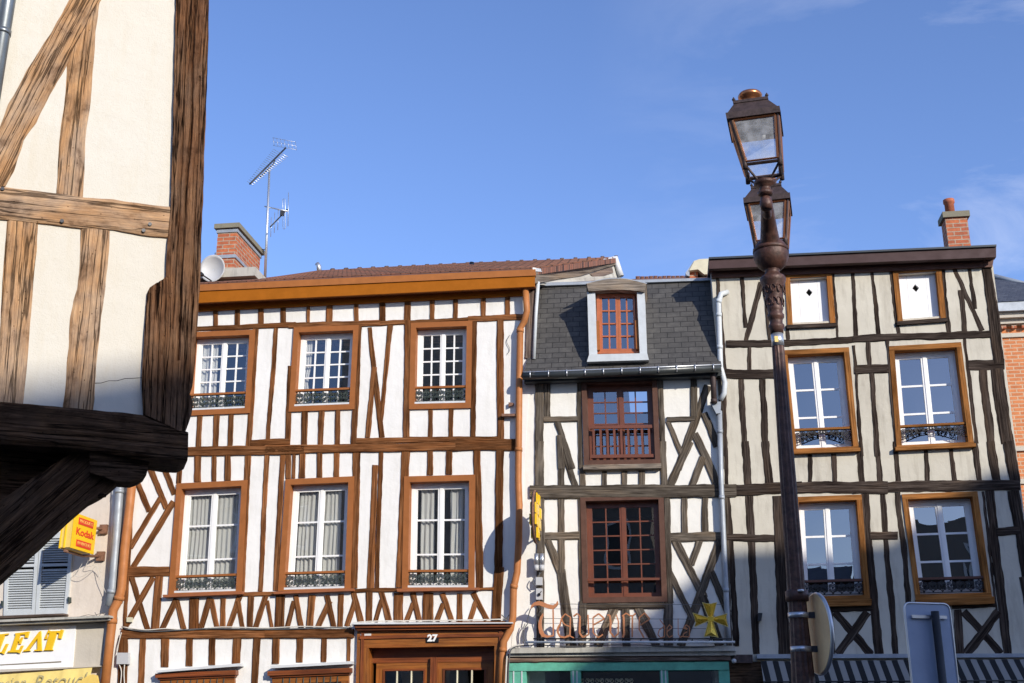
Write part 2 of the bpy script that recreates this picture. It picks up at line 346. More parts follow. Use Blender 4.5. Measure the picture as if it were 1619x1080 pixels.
M['plS'] = plaster('pinkish_render', (0.70, 0.62, 0.53), 0.25, 60, 0.3, stcol=(0.45, 0.38, 0.32))
M['plD'] = plaster('dull_render', (0.30, 0.26, 0.22), 0.3, 20, 0.3)
M['plD2'] = plaster('grey_render', (0.36, 0.34, 0.31), 0.3, 20, 0.3)
M['dark'] = plaster('room_shade', (0.018, 0.016, 0.015), 0.2, 10, 0.1)  # near-black colour stands in for the shade inside the rooms
M['woodA'] = wood('brown_oak', (0.060, 0.021, 0.008), (0.20, 0.080, 0.030), (0.34, 0.17, 0.080), 1.0, 0.45, tone=0.4)
M['woodB'] = wood('grey_oak', (0.045, 0.036, 0.028), (0.135, 0.112, 0.088), (0.26, 0.22, 0.175), 1.0, 0.55, tone=0.3)
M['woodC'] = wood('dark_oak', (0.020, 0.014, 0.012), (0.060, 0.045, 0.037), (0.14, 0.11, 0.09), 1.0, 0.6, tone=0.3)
M['woodF'] = oldwood('weathered_oak', (0.27, 0.15, 0.075), (0.38, 0.225, 0.12), (0.52, 0.35, 0.21), (0.42, 0.34, 0.27), 0.7, 0.35)
M['woodP'] = oldwood('furrowed_oak', (0.05, 0.022, 0.012), (0.155, 0.078, 0.042), (0.31, 0.18, 0.105), (0.19, 0.13, 0.09), 1.0, 0.9)
M['woodFd'] = oldwood('shade_dark_oak', (0.025, 0.014, 0.009), (0.085, 0.050, 0.030), (0.19, 0.12, 0.08), (0.09, 0.065, 0.05), 0.8, 0.6)  # oak darkened in its colour to carry the shade under the jetty
M['casA'] = paint('ochre_brown_paint', (0.31, 0.11, 0.032), 0.6, 0.12, spec=0.2)
M['sillA'] = paint('chestnut_paint', (0.30, 0.10, 0.035), 0.5, 0.15)
M['fasA'] = paint('orange_brown_gutter', (0.36, 0.13, 0.036), 0.6, 0.12, spec=0.2)
M['fasA2'] = paint('orange_brown_board', (0.34, 0.105, 0.006), 0.7, 0.1, spec=0.15)
M['white'] = paint('white_gloss', (0.84, 0.84, 0.82), 0.35, 0.04)
M['shut'] = paint('white_board', (0.85, 0.85, 0.85), 0.5, 0.04)
M['greyw'] = paint('grey_white_paint', (0.62, 0.63, 0.63), 0.5, 0.1)
M['casB'] = paint('purple_brown_paint', (0.105, 0.052, 0.036), 0.65, 0.2, spec=0.2)
M['sashB'] = paint('red_brown_varnish', (0.15, 0.045, 0.020), 0.4, 0.2)
M['dormW'] = paint('orange_varnish', (0.42, 0.12, 0.04), 0.4, 0.15)
M['casC'] = wood('honey_oak', (0.15, 0.055, 0.016), (0.33, 0.14, 0.042), (0.46, 0.22, 0.08), 1.0, 0.25, tone=0.1, bs_=0.3)
M['fasC'] = paint('plum_brown_metal', (0.065, 0.036, 0.034), 0.6, 0.15, spec=0.25)
M['sofC'] = paint('rust_board', (0.10, 0.035, 0.02), 0.6, 0.2)
M['pipeO'] = paint('copper_brown_pipe', (0.42, 0.16, 0.05), 0.5, 0.15, spec=0.3)
M['zinc'] = paint('zinc_sheet', (0.34, 0.37, 0.40), 0.5, 0.15, 0.25)
M['zincW'] = paint('pale_pipe', (0.54, 0.57, 0.58), 0.5, 0.1, 0.0)
M['pipeF'] = paint('dull_zinc_pipe', (0.22, 0.24, 0.25), 0.38, 0.15, 0.7)
M['gut'] = paint('black_gutter', (0.05, 0.055, 0.055), 0.35, 0.2, 0.3)
M['iron'] = paint('green_black_iron', (0.03, 0.045, 0.04), 0.5, 0.2, 0.0)
M['ironk'] = paint('black_iron', (0.018, 0.018, 0.02), 0.5, 0.2)
M['lamp'] = paint('brown_cast_iron', (0.080, 0.036, 0.025), 0.5, 0.55, 0.15, 0.5, 22, 0.5)
M['lampd'] = paint('dark_brown_sheet', (0.060, 0.040, 0.036), 0.55, 0.45, 0.15, 0.4, 22, 0.4)
M['copper'] = paint('copper_edge', (0.48, 0.19, 0.08), 0.3, 0.2, 0.8)
M['gA'] = glass('window_glass', 0.10, (0.85, 0.87, 0.87), 0.010); M['gC'] = glass('old_window_glass', 0.17, (0.5, 0.52, 0.52), 0.012); M['gB'] = glass('blue_window_glass', 0.16, (0.5, 0.5, 0.5), 0.008)
def hazy(name):
    m, nt, bs = newmat(name); L = nt.links; out = nt.nodes['Material Output']
    g = nn(nt, 'ShaderNodeNewGeometry'); n1 = nn(nt, 'ShaderNodeTexNoise', Scale=14.0, Detail=5.0); L.new(g.outputs['Position'], n1.inputs['Vector'])
    bs.inputs['Base Color'].default_value = (0.75, 0.77, 0.8, 1); bs.inputs['Roughness'].default_value = 0.15
    tr = nn(nt, 'ShaderNodeBsdfTransparent'); tr.inputs[0].default_value = (.93, .95, .97, 1)
    r_ = ramp(nt, n1.outputs['Fac'], [(0.35, (0.16,)*3), (0.7, (0.42,)*3)])
    mxs = nt.nodes.new('ShaderNodeMixShader'); L.new(r_.outputs[0], mxs.inputs[0]); L.new(tr.outputs[0], mxs.inputs[1]); L.new(bs.outputs[0], mxs.inputs[2]); L.new(mxs.outputs[0], out.inputs[0])
    return m
M['lampg'] = hazy('hazy_lantern_glass')
M['cur'] = cloth('net_curtain', (0.85, 0.83, 0.78))
M['slate'] = bricks('slate_tiles', (0.058, 0.054, 0.049), (0.080, 0.075, 0.068), (0.014, 0.013, 0.012), 0.205, 0.105, 0.0055, 0.5, 0.35, 0.6, 0.7)
M['slate2'] = bricks('far_slates', (0.05, 0.055, 0.07), (0.08, 0.085, 0.10), (0.02, 0.02, 0.025), 0.25, 0.14, 0.006, 0.5, 0.3, 0.55, 0.4)
M['tile'] = bricks('red_roof_tiles', (0.30, 0.12, 0.07), (0.20, 0.10, 0.065), (0.07, 0.035, 0.025), 0.16, 0.11, 0.012, 0.5, 0.5, 0.85, 1.0)
M['ridge'] = paint('ridge_clay', (0.12, 0.075, 0.055), 0.8, 0.4, scale=10)
M['brickA'] = bricks('orange_brick', (0.52, 0.15, 0.055), (0.38, 0.10, 0.045), (0.42, 0.31, 0.22), 0.22, 0.072, 0.010, 0.5, 0.35)
M['brickR'] = bricks('pale_orange_brick', (0.62, 0.215, 0.075), (0.52, 0.17, 0.06), (0.58, 0.38, 0.24), 0.23, 0.075, 0.012, 0.5, 0.2)
M['stone'] = plaster('mossy_stone', (0.24, 0.22, 0.16), 0.4, 25, 0.6)
M['stoneW'] = plaster('pale_stone', (0.55, 0.50, 0.42), 0.35, 30, 0.4)
M['ledge'] = plaster('weathered_ledge', (0.50, 0.48, 0.42), 0.5, 18, 0.4, stcol=(0.2, 0.19, 0.17))
M['green'] = paint('sea_green_paint', (0.11, 0.40, 0.28), 0.5, 0.25)
M['door'] = wood('varnished_door', (0.16, 0.045, 0.008), (0.30, 0.10, 0.018), (0.40, 0.155, 0.032), 0.7, 0.2, 0.4, 0.2, 0.1)
M['doorr'] = wood('red_varnished_moulding', (0.10, 0.022, 0.006), (0.22, 0.06, 0.015), (0.30, 0.09, 0.025), 0.7, 0.2, 0.4, 0.2, 0.1)
M['black'] = paint('black_enamel', (0.01, 0.01, 0.012), 0.3, 0.1)
M['plumb'] = wood('weathered_board', (0.09, 0.065, 0.055), (0.20, 0.15, 0.125), (0.34, 0.28, 0.23), 0.8, 0.6, tone=0.1)
M['bargew'] = wood('bleached_board', (0.10, 0.085, 0.07), (0.24, 0.20, 0.16), (0.42, 0.36, 0.30), 0.9, 0.6, tone=0.1)
M['louv'] = paint('pale_shutter_paint', (0.52, 0.55, 0.56), 0.55, 0.08)
M['yel'] = paint('yellow_plastic', (0.90, 0.55, 0.01), 0.35, 0.05)
M['yel2'] = paint('pale_yellow_plastic', (0.80, 0.56, 0.14), 0.4, 0.08)
M['red'] = paint('red_plastic', (0.70, 0.05, 0.02), 0.4, 0.05)
M['gold'] = paint('gold_leaf', (0.80, 0.50, 0.05), 0.25, 0.2, 0.5)
M['goldr'] = paint('pale_gold_rim', (0.85, 0.68, 0.22), 0.3, 0.1, 0.4)
M['lets'] = paint('letter_yellow', (0.82, 0.50, 0.01), 0.4, 0.05)
M['letsh'] = paint('letter_edge', (0.20, 0.16, 0.10), 0.5, 0.05)
M['copl'] = paint('salmon_copper', (0.58, 0.23, 0.10), 0.4, 0.2, 0.3)
M['banner'] = paint('yellow_canvas', (0.80, 0.62, 0.20), 0.8, 0.1)
M['bantxt'] = paint('faded_grey_print', (0.42, 0.37, 0.19), 0.8, 0.1)
M['alu'] = paint('aluminium', (0.60, 0.61, 0.62), 0.35, 0.08, 0.8)
M['signb'] = paint('blue_grey_panel', (0.30, 0.36, 0.47), 0.5, 0.06)
M['tan'] = paint('tan_panel', (0.92, 0.60, 0.30), 0.6, 0.12)
M['dish'] = paint('dish_grey', (0.48, 0.48, 0.475), 0.5, 0.05)
M['cable'] = paint('grey_cable', (0.10, 0.10, 0.10), 0.6, 0.1)
M['cablew'] = paint('pale_cable', (0.62, 0.58, 0.5), 0.6, 0.1)
M['awn'] = stripes('striped_canvas', (0.008, 0.008, 0.008), (0.25, 0.24, 0.22), 0.155, -0.10)
M['rust'] = paint('rusty_iron', (0.20, 0.10, 0.06), 0.7, 0.4, scale=20)
M['road'] = paint('asphalt', (0.055, 0.055, 0.055), 0.9, 0.25, scale=30)
M['pave'] = bricks('paving_slabs', (0.26, 0.25, 0.23), (0.22, 0.21, 0.19), (0.08, 0.08, 0.07), 0.5, 0.5, 0.01)
M['kerb'] = plaster('kerb_granite', (0.32, 0.31, 0.30), 0.2, 50, 0.4)
M['terra'] = paint('terracotta', (0.40, 0.12, 0.055), 0.8, 0.25, scale=12)
M['cream'] = paint('cream_sheet', (0.60, 0.56, 0.40), 0.55, 0.12)
# ------------------------------------------------------------ timber, windows, ironwork
def nz1(*a): return noise.noise(Vector(a))
def resample(pts, n):
    pts = [Vector(p) for p in pts]; ls = [0]
    for i in range(1, len(pts)): ls.append(ls[-1]+(pts[i]-pts[i-1]).length)
    out = []
    for k in range(n+1):
        t = ls[-1]*k/n; i = 1
        while i < len(pts)-1 and ls[i] < t: i += 1
        f = (t-ls[i-1])/max(1e-9, ls[i]-ls[i-1]); out.append(pts[i-1].lerp(pts[i], f))
    return out
def strip_mb(pl, L, Rr, d, back, step=0.05, nac=3, amp=0.006, disp=0.0, chamf=0.008, seed=0.0, grooves=()):
    """a squared timber: irregular edges, slightly rounded arrises, optional furrowed face"""
    ln = sum((Vector(L[i+1])-Vector(L[i])).length for i in range(len(L)-1)); n = max(3, int(ln/step))
    A = resample(L, n); B = resample(Rr, n); mb = MB(); rows = []; sd_ = seed or random.random()*100
    w0 = (A[0]-B[0]).length; ts = [0.0, 0.10] + [0.10+0.80*k/nac for k in range(1, nac)] + [0.90, 1.0]
    m = len(ts); s = 0
    B0, BN_ = B[0], B[-1]; gv = [(resample([pl.uz(x, y, d) for x, y in g_[0]], 60), g_[1], g_[2]) for g_ in grooves]
    for i in range(n+1):
        rf = B0.lerp(BN_, i/n)
        if i: s += ((A[i]+B[i])/2-(A[i-1]+B[i-1])/2).length
        p, q = A[i], B[i]; ac = q-p; wd = max(ac.length, 1e-4); e = ac/wd
        cw = nz1(s*0.9, sd_, 3.1)*amp*1.6
        p2 = p + e*(amp*(nz1(s*2.3, sd_, 0.5)+1.0*nz1(s*9, sd_, 7.7)) + cw); q2 = q + e*(amp*(nz1(s*2.3, sd_, 9.5)+1.0*nz1(s*9, sd_, 4.7)) + cw)
        row = []
        for k, t in enumerate(ts):
            u = p2.lerp(q2, t); dd = d
            if k in (0, m-1): dd -= chamf
            if disp:
                x = (u-rf).dot(e)
                f = nz1(s*1.1, x*26, sd_)*0.5+nz1(s*3.1, x*70, sd_+5)*0.35
                cr_ = nz1(s*0.5, x*13, sd_+11); cr_ = -max(0, 1-abs(cr_)*16)*0.7
                dd += disp*(f+cr_) + disp*0.6*nz1(s*3, x*4, sd_+3)
            for gp, gw, gd in gv:
                for a_, b_ in zip(gp, gp[1:]):
                    if min(a_[1], b_[1]) <= u[1] <= max(a_[1], b_[1]):
                        f_ = (u[1]-a_[1])/((b_[1]-a_[1]) or 1e-9); gx = a_.lerp(b_, f_)[0] + .004*nz1(u[1]*9, sd_, 1); ds_ = abs(u[0]-gx); wv = gw*(.75+.6*abs(nz1(u[1]*3, sd_, 4)))
                        dd -= gd*max(0, 1-ds_/wv); break
            row.append((u, dd, (s, (u-rf).dot(e))))
        rows.append(row)
    vs_, uv_, fs = [], [], []
    for row in rows:
        vs_.append(pl.W(row[0][0][0], row[0][0][1], back)); uv_.append((row[0][2][0]+sd_, -0.04+sd_))
        for u, dd, w in row: vs_.append(pl.W(u[0], u[1], dd)); uv_.append((w[0]+sd_, w[1]+sd_))
        vs_.append(pl.W(row[-1][0][0], row[-1][0][1], back)); uv_.append((row[-1][2][0]+sd_, row[-1][2][1]+.04+sd_))
    M2 = m+2
    for i in range(n):
        for k in range(M2-1): fs.append((i*M2+k, i*M2+k+1, (i+1)*M2+k+1, (i+1)*M2+k))
    fs.append(tuple(range(M2))); fs.append(tuple(n*M2+k for k in range(M2))[::-1])
    mb.add(vs_, fs, uv_)
    return mb
_bi = [0]
def beam(par, name, mat, pl, x0, y0, x1, y1, w, d=0.016, amp=0.007, back=-0.03, w1=None, **kw):
    """w in photo pixels"""
    dx, dy = x1-x0, y1-y0; l = math.hypot(dx, dy); nx, ny = -dy/l, dx/l; w1 = w1 or w
    L = [pl.uz(x0-nx*w/2, y0-ny*w/2), pl.uz(x1-nx*w1/2, y1-ny*w1/2)]; Rr = [pl.uz(x0+nx*w/2, y0+ny*w/2), pl.uz(x1+nx*w1/2, y1+ny*w1/2)]
    _bi[0] += 1
    return strip_mb(pl, L, Rr, d+(_bi[0] % 11)*0.0009, back, amp=amp, **kw).build(name, mat, par)
def crop(ox, oy, s): return lambda t: [(ox+t[0]/s), (oy+t[1]/s), (ox+t[2]/s), (oy+t[3]/s), t[4]/s] + ([t[5]/s] if len(t) > 5 else [])
def beams(par, mat, pl, cr_, rows, d=0.016, amp=0.007, **kw):
    for r in rows:
        nm = r[0]; t = crop(*cr_)(r[1:]); w1 = t[5] if len(t) > 5 else None
        dd = {'rail': 0.022, 'floor_beam': 0.032, 'post': 0.020, 'brace': 0.012}.get(nm, 0.016)
        beam(par, nm, mat, pl, t[0], t[1], t[2], t[3], t[4], d=dd, amp=amp, w1=w1, **kw)
def sub(Q, s0, t0, s1, t1):
    TL, TR, BR, BL = [Vector(q) for q in Q]
    f = lambda s, t: TL.lerp(TR, s).lerp(BL.lerp(BR, s), t)
    return [f(s0, t0), f(s1, t0), f(s1, t1), f(s0, t1)]
def dims(Q):
    TL, TR, BR, BL = [Vector(q) for q in Q]
    return ((TL-TR).length+(BL-BR).length)/2, ((TL-BL).length+(TR-BR).length)/2
def frame(mb, pl, Q, wl_, wt, wr, wb, d0, d1):
    W, H = dims(Q); a, b, c, e = wl_/W, wt/H, 1-wr/W, 1-wb/H
    mb.quad(pl, sub(Q, 0, 0, 1, b), d0, d1); mb.quad(pl, sub(Q, 0, e, 1, 1), d0, d1)
    mb.quad(pl, sub(Q, 0, b, a, e), d0, d1); mb.quad(pl, sub(Q, c, b, 1, e), d0, d1)
    return sub(Q, a, b, c, e)
def curtain(pl, Q, d, parent, amp=0.025, waves=7, ph=0.0, tie=0.0):
    mb = MB(); n = waves*8; rows = 9; vs_, fs = [], []; 
    for j in range(rows+1):
        t = j/rows; pin = 1 - tie*math.exp(-((t-0.62)/0.12)**2)
        for i in range(n+1):
            s = i/n*pin; p = sub(Q, s, t, s, t)[0]
            vs_.append(pl.W(p[0], p[1], d+amp*(1+.8*nz1(s*4, ph, 2.2))*math.sin(i/8*2*math.pi+ph+2.6*nz1(s*3, ph, t*.6)+0.5*math.sin(t*5+ph))*(0.35+0.65*t) + 0.01*nz1(s*9, t*4, ph)))
    for j in range(rows):
        for i in range(n): fs.append((j*(n+1)+i, j*(n+1)+i+1, (j+1)*(n+1)+i+1, (j+1)*(n+1)+i))
    mb.add(vs_, fs, None, True)
    return mb.build('curtain', M['cur'], parent, fix=False)
def spiral(c, r, turns, a0, sgn, n=14):
    return [(c[0]+math.cos(a0+sgn*turns*2*math.pi*i/n)*r*(1-0.78*i/n), c[1]+math.sin(a0+sgn*turns*2*math.pi*i/n)*r*(1-0.78*i/n)) for i in range(n+1)]
def ironwork(pl, Q, d, parent, mat, units=6, arch=False, r=0.006):
    """band of wrought scrolls; local coords x 0..W, y 0..H mapped on the quad"""
    W, H = dims(Q); mb = MB()
    def mp_(x, y): p = sub(Q, x/W, 1-y/H, x/W, 1-y/H)[0]; return pl.W(p[0], p[1], d)
    def ln(pts, rr=r): mb.tube([mp_(x, y) for x, y in pts], rr, 5)
    ln([(0, H*.97), (W, H*.97)]); 
    if arch:
        low = lambda x: H*(0.12+0.62*math.sin(math.pi*min(1, max(0, (x/W))))**1.3)
        ln([(W*i/24, low(W*i/24)) for i in range(25)], r*1.3)
        ln([(W*i/16, H*.80) for i in range(17)], r*.8)
    else:
        low = lambda x: H*0.08
        ln([(0, H*.05), (W, H*.05)])
    uw = W/units
    for i in range(units):
        for sg in (1, -1):
            cx = uw*(i+.5)+sg*uw*.24; lo = low(cx); hh = (H-lo)
            ln(spiral((cx, lo+hh*.68), min(uw*.22, hh*.28), 1.5, -math.pi/2, sg)); ln(spiral((cx, lo+hh*.30), min(uw*.22, hh*.26), 1.4, math.pi/2, -sg))
            ln([(uw*(i+.5), lo), (cx+sg*uw*.2, lo+hh*.5), (uw*(i+.5), lo+hh*.95)], r*.9)
        ln([(uw*(i+.5), low(uw*(i+.5))), (uw*(i+.5), H*.97)], r*.8)
        ln(spiral((uw*(i+.5), low(uw*(i+.5))+(H-low(uw*(i+.5)))*.5), uw*.13, 1.0, 0, 1), r*1.3)
    return mb.build('iron_grille', mat, parent)
def window(house, pl, px, cw, cas, sashm, glm, cols, rows, fr=0.045, st=0.045, mun=0.020, rail_t=None, railm=None, iron=None, sill=None, curtains=(), mid=0.0, deep=0.11, cwb=None, dormant=None, label=None, sillm=None, ledge=None):
    """px: outer casing corners TL TR BR BL (photo pixels). Returns the opening to cut."""
    Q = [pl.uz(x, y, 0.03) for x, y in px]
    mb = MB(); inner = frame(mb, pl, Q, cw, cw, cw, cwb if cwb is not None else cw, -0.20, 0.034)
    # thin raised bead round the casing
    w = mb.build('window', cas, house)
    if label: w['label'] = label
    W, H = dims(inner); df = -deep
    fb = MB(); opn = frame(fb, pl, inner, fr, fr, fr, fr*.7, df-0.05, df); fb.build('window_frame', dormant or sashm, w)
    if ledge is not None:
        lb = MB(); q = sub(inner, 0, 1-0.03/H, 1, 1.0); lb.quad(pl, q, df+.001, 0.028); lb.build('ledge', ledge, w)
    for k in range(2):
        s0, s1 = (0.0, 0.4985) if k == 0 else (0.5015, 1.0)
        S = sub(opn, s0, 0.0, s1, 1.0); sb = MB(); dd = df-0.006 - 0.004*k
        P_ = frame(sb, pl, S, st, st, st, st*1.05, dd-0.04, dd); W2, H2 = dims(P_)
        for c in range(1, cols): sb.quad(pl, sub(P_, c/cols-mun/2/W2, 0, c/cols+mun/2/W2, 1), dd-0.030, dd-0.006)
        for r_ in range(1, rows):
            t = r_/rows
            if mid and r_ == rows-1: t = mid
            sb.quad(pl, sub(P_, 0, t-mun/2/H2, 1, t+mun/2/H2), dd-0.028, dd-0.008)
        if k == 1: sb.quad(pl, sub(S, -0.02/dims(S)[0], 0, 0.028/dims(S)[0], 1), dd+0.0005, dd+0.014)
        sh = sb.build('sash', sashm, w)
        gb = MB(); a = [pl.W(p[0], p[1], dd-0.019+random.uniform(-.001, .001)) for p in P_]; gb.add(a, [(0, 1, 2, 3)]); gb.build('glass', glm, w, fix=False)
    for (s0, s1, tie) in curtains: curtain(pl, sub(opn, s0, 0.02, s1, 0.99), df-0.085, w, waves=max(3, int((s1-s0)*14)), ph=s0*9+px[0][0], tie=tie)
    if rail_t is not None:
        hb = MB(); hb.quad(pl, sub(inner, 0, rail_t-0.016/H, 1, rail_t+0.016/H), -0.035, 0.010); hb.build('handrail', railm or cas, w)
        if iron: ironwork(pl, sub(inner, 0.0, rail_t+0.016/H, 1, iron[1]), -0.012, w, iron[0], iron[2], iron[3])
    if sill:
        sl = MB(); sq = [pl.uz(x, y, 0.10) for x, y in sill]; sl.quad(pl, sq, -0.02, 0.10)
        W3, H3 = dims(sq); sl.quad(pl, sub(sq, 0.012, 0.62, 0.988, 1.15), -0.01, 0.075); sl.build('sill', sillm or cas, w)
    return sub(Q, cw*.6/dims(Q)[0], cw*.6/dims(Q)[1], 1-cw*.6/dims(Q)[0], 1-cw*.6/dims(Q)[1])
def pxs(cr_, *pts): return [(cr_[0]+x/cr_[2], cr_[1]+y/cr_[2]) for x, y in pts]
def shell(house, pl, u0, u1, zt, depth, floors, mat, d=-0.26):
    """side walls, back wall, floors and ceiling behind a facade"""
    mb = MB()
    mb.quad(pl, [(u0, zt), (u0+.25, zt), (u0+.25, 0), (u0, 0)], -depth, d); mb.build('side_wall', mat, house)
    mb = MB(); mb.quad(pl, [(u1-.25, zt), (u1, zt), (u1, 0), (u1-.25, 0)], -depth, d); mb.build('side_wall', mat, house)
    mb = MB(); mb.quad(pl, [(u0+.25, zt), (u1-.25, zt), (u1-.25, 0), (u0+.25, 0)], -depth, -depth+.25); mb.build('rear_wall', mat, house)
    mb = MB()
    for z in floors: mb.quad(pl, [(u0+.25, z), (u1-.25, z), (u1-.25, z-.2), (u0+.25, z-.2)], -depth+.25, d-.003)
    mb.quad(pl, [(u0+.25, zt), (u1-.25, zt), (u1-.25, 0.02), (u0+.25, 0.02)], -2.4, -2.3)  # near-black sheet added to stand for shade deep in the rooms
    mb.build('interior_shade', M['dark'], house)
def pipe(house, pts, r, mat, collars=(), name='downpipe', n=12):
    mb = MB(); mb.tube(pts, r, n)
    for i, c in enumerate(collars):
        p, q = pts[c[0]], pts[c[0]+1]; p = Vector(p); q = Vector(q); t = c[1]; m = p.lerp(q, t); e = (q-p).normalized()*0.028
        mb.tube([m-e, m+e], r*1.14, n)
    return mb.build(name, mat, house)
# ============================================================ SETTING
g = MB(); g.add([(-400, -400, 0), (400, -400, 0), (400, 400, 0), (-400, 400, 0)], [(0, 1, 2, 3)]); tag(g.build('ground', M['road']), kind='structure')
pv = MB(); pv.quad(PA, [(-13, 0.13), (14, 0.13), (14, 0.0), (-13, 0.0)], 0.0, 1.7); tag(pv.build('pavement', M['pave']), kind='structure')
kb = MB(); kb.quad(PA, [(-13, 0.14), (14, 0.14), (14, 0.0), (-13, 0.0)], 1.703, 1.85); tag(kb.build('kerb', M['kerb']), kind='structure')

# ============================================================ HOUSE A: white with brown timbers
A2 = (290, 440, 3.6); A3 = (560, 400, 3.6); A5 = (180, 680, 2.7); A6 = (420, 680, 2.7); A7 = (600, 680, 2.7)
HA = thing('timber_framed_house', PA.W(-2.5, 0, 0), 'white half-timbered house with brown timbers, orange-brown eave and varnished door numbered 27', 'house')
cut = []
w1 = dict(cas=M['casA'], sashm=M['white'], glm=M['gA'], cols=2, rows=5, rail_t=0.785, iron=(M['iron'], 0.965, 7, False), st=0.04, mun=0.022, ledge=M['greyw'])
cut.append(window(HA, PA, pxs(A2, (33, 307), (407, 292), (377, 767), (2, 783)), 0.085, curtains=[(0, .34, 0)], **w1))
cut.append(window(HA, PA, pxs(A2, (628, 280), (998, 266), (973, 745), (598, 760)), 0.085, curtains=[(0, .16, .4)], **w1))
cut.append(window(HA, PA, pxs(A3, (322, 398), (672, 385), (664, 882), (312, 890)), 0.085, **w1))
w2 = dict(cas=M['casA'], sashm=M['white'], glm=M['gA'], cols=1, rows=3, mid=0.70, rail_t=0.845, iron=(M['iron'], 0.985, 7, False), st=0.045, mun=0.025, cwb=0.02, sillm=M['sillA'], ledge=M['greyw'])
cut.append(window(HA, PA, pxs(A5, (268, 228), (570, 213), (545, 692), (232, 702)), 0.088, curtains=[(.03, .49, 0), (.51, .98, 0)], sill=pxs(A5, (208, 703), (550, 688), (550, 700), (210, 714)), **w2))
cut.append(window(HA, PA, pxs(A6, (85, 210), (378, 197), (362, 680), (52, 688)), 0.088, curtains=[(.05, .44, 0), (.53, .86, 0)], sill=pxs(A6, (32, 690), (375, 676), (375, 686), (34, 700)), **w2))
cut.append(window(HA, PA, pxs(A7, (105, 198), (408, 190), (405, 677), (95, 678)), 0.088, curtains=[(.1, .36, 0), (.66, .9, 0)], sill=pxs(A7, (73, 677), (425, 672), (425, 682), (75, 690)), **w2))
# ground-floor windows and door openings
lowA = pxs((160, 940, 4.0475), (385, 515), (860, 495), (850, 1500), (370, 1500)); lowB = pxs((160, 940, 4.0475), (1100, 500), (1590, 480), (1580, 1500), (1090, 1500))
D0 = (540, 970, 4.4972)
doorQ = [PA.uz(x, y, 0.0) for x, y in pxs(D0, (120, 110), (1180, 90), (1160, 1100), (100, 1100))]
for q in (doorQ,): q[2][1] = q[3][1] = 0.14
QA_ = [[PA.uz(x, y, 0.0) for x, y in l] for l in (lowA, lowB)]
for q in QA_: q[2][1] = q[3][1] = 1.15
wallQ = [PA.uz(190, 503), PA.uz(846, 468), PA.uz(806, 1000), PA.uz(800, 1080), PA.uz(165, 1080)]
uL, uR = PA.uz(192, 800)[0], PA.uz(822, 800)[0]
outer = [PA.uz(186, 480), PA.uz(846, 450), PA.uz(826, 800), PA.uz(803, 1080), (PA.uz(800, 1080)[0], 0.0), (PA.uz(168, 1080)[0], 0.0), PA.uz(168, 1080)]
plate('wall', PA, outer, cut+[doorQ]+QA_, -0.25, 0.0, M['plA'], HA)
zA = PA.uz(500, 478)[1]
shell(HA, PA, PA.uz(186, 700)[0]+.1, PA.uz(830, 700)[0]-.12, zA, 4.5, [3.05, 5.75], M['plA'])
wa = M['woodA']
beams(HA, wa, PA, A2, [
 ('rail', -60, 294, 640, 264, 27), ('rail', 600, 268, 1120, 256, 30),
 ('stud', 60, 184, 56, 275, 24), ('stud', 183, 180, 183, 272, 26), ('stud', 309, 176, 308, 268, 28), ('stud', 440, 170, 443, 262, 30), ('stud', 567, 160, 570, 260, 31), ('stud', 712, 156, 711, 252, 17), ('stud', 832, 150, 830, 252, 35), ('stud', 984, 146, 989, 250, 25),
 ('stud', 413, 285, 370, 958, 32), ('stud', 527, 285, 482, 917, 24), ('stud', 612, 500, 593, 950, 32), ('rail', 383, 938, 608, 935, 36),
 ('stud', 97, 782, 88, 962, 30), ('stud', 190, 778, 184, 960, 31), ('stud', 275, 775, 266, 958, 28),
 ('stud', 692, 760, 687, 950, 32), ('stud', 788, 757, 780, 947, 29), ('stud', 883, 752, 878, 945, 28), ('stud', 1001, 270, 970, 945, 33), ('rail', 985, 931, 1130, 924, 34)])
beams(HA, wa, PA, A3, [
 ('rail', 30, 407, 300, 394, 26), ('rail', 290, 394, 655, 376, 18), ('rail', 650, 378, 968, 365, 32),
 ('stud', 160, 282, 160, 392, 35), ('stud', 304, 274, 303, 388, 36), ('stud', 445, 266, 444, 378, 26), ('stud', 578, 260, 577, 372, 27), ('stud', 734, 253, 736, 365, 28), ('stud', 872, 246, 872, 358, 30),
 ('stud', 305, 385, 297, 1050, 36), ('stud', 435, 885, 433, 1047, 26), ('stud', 551, 883, 549, 1045, 27), ('stud', 684, 385, 674, 1045, 32), ('post', 833, 375, 832, 1070, 38),
 ('brace', 88, 425, 158, 1050, 26, 34), ('brace', 208, 412, 152, 960, 30, 20), ('brace', 116, 650, 76, 1052, 30, 30)])
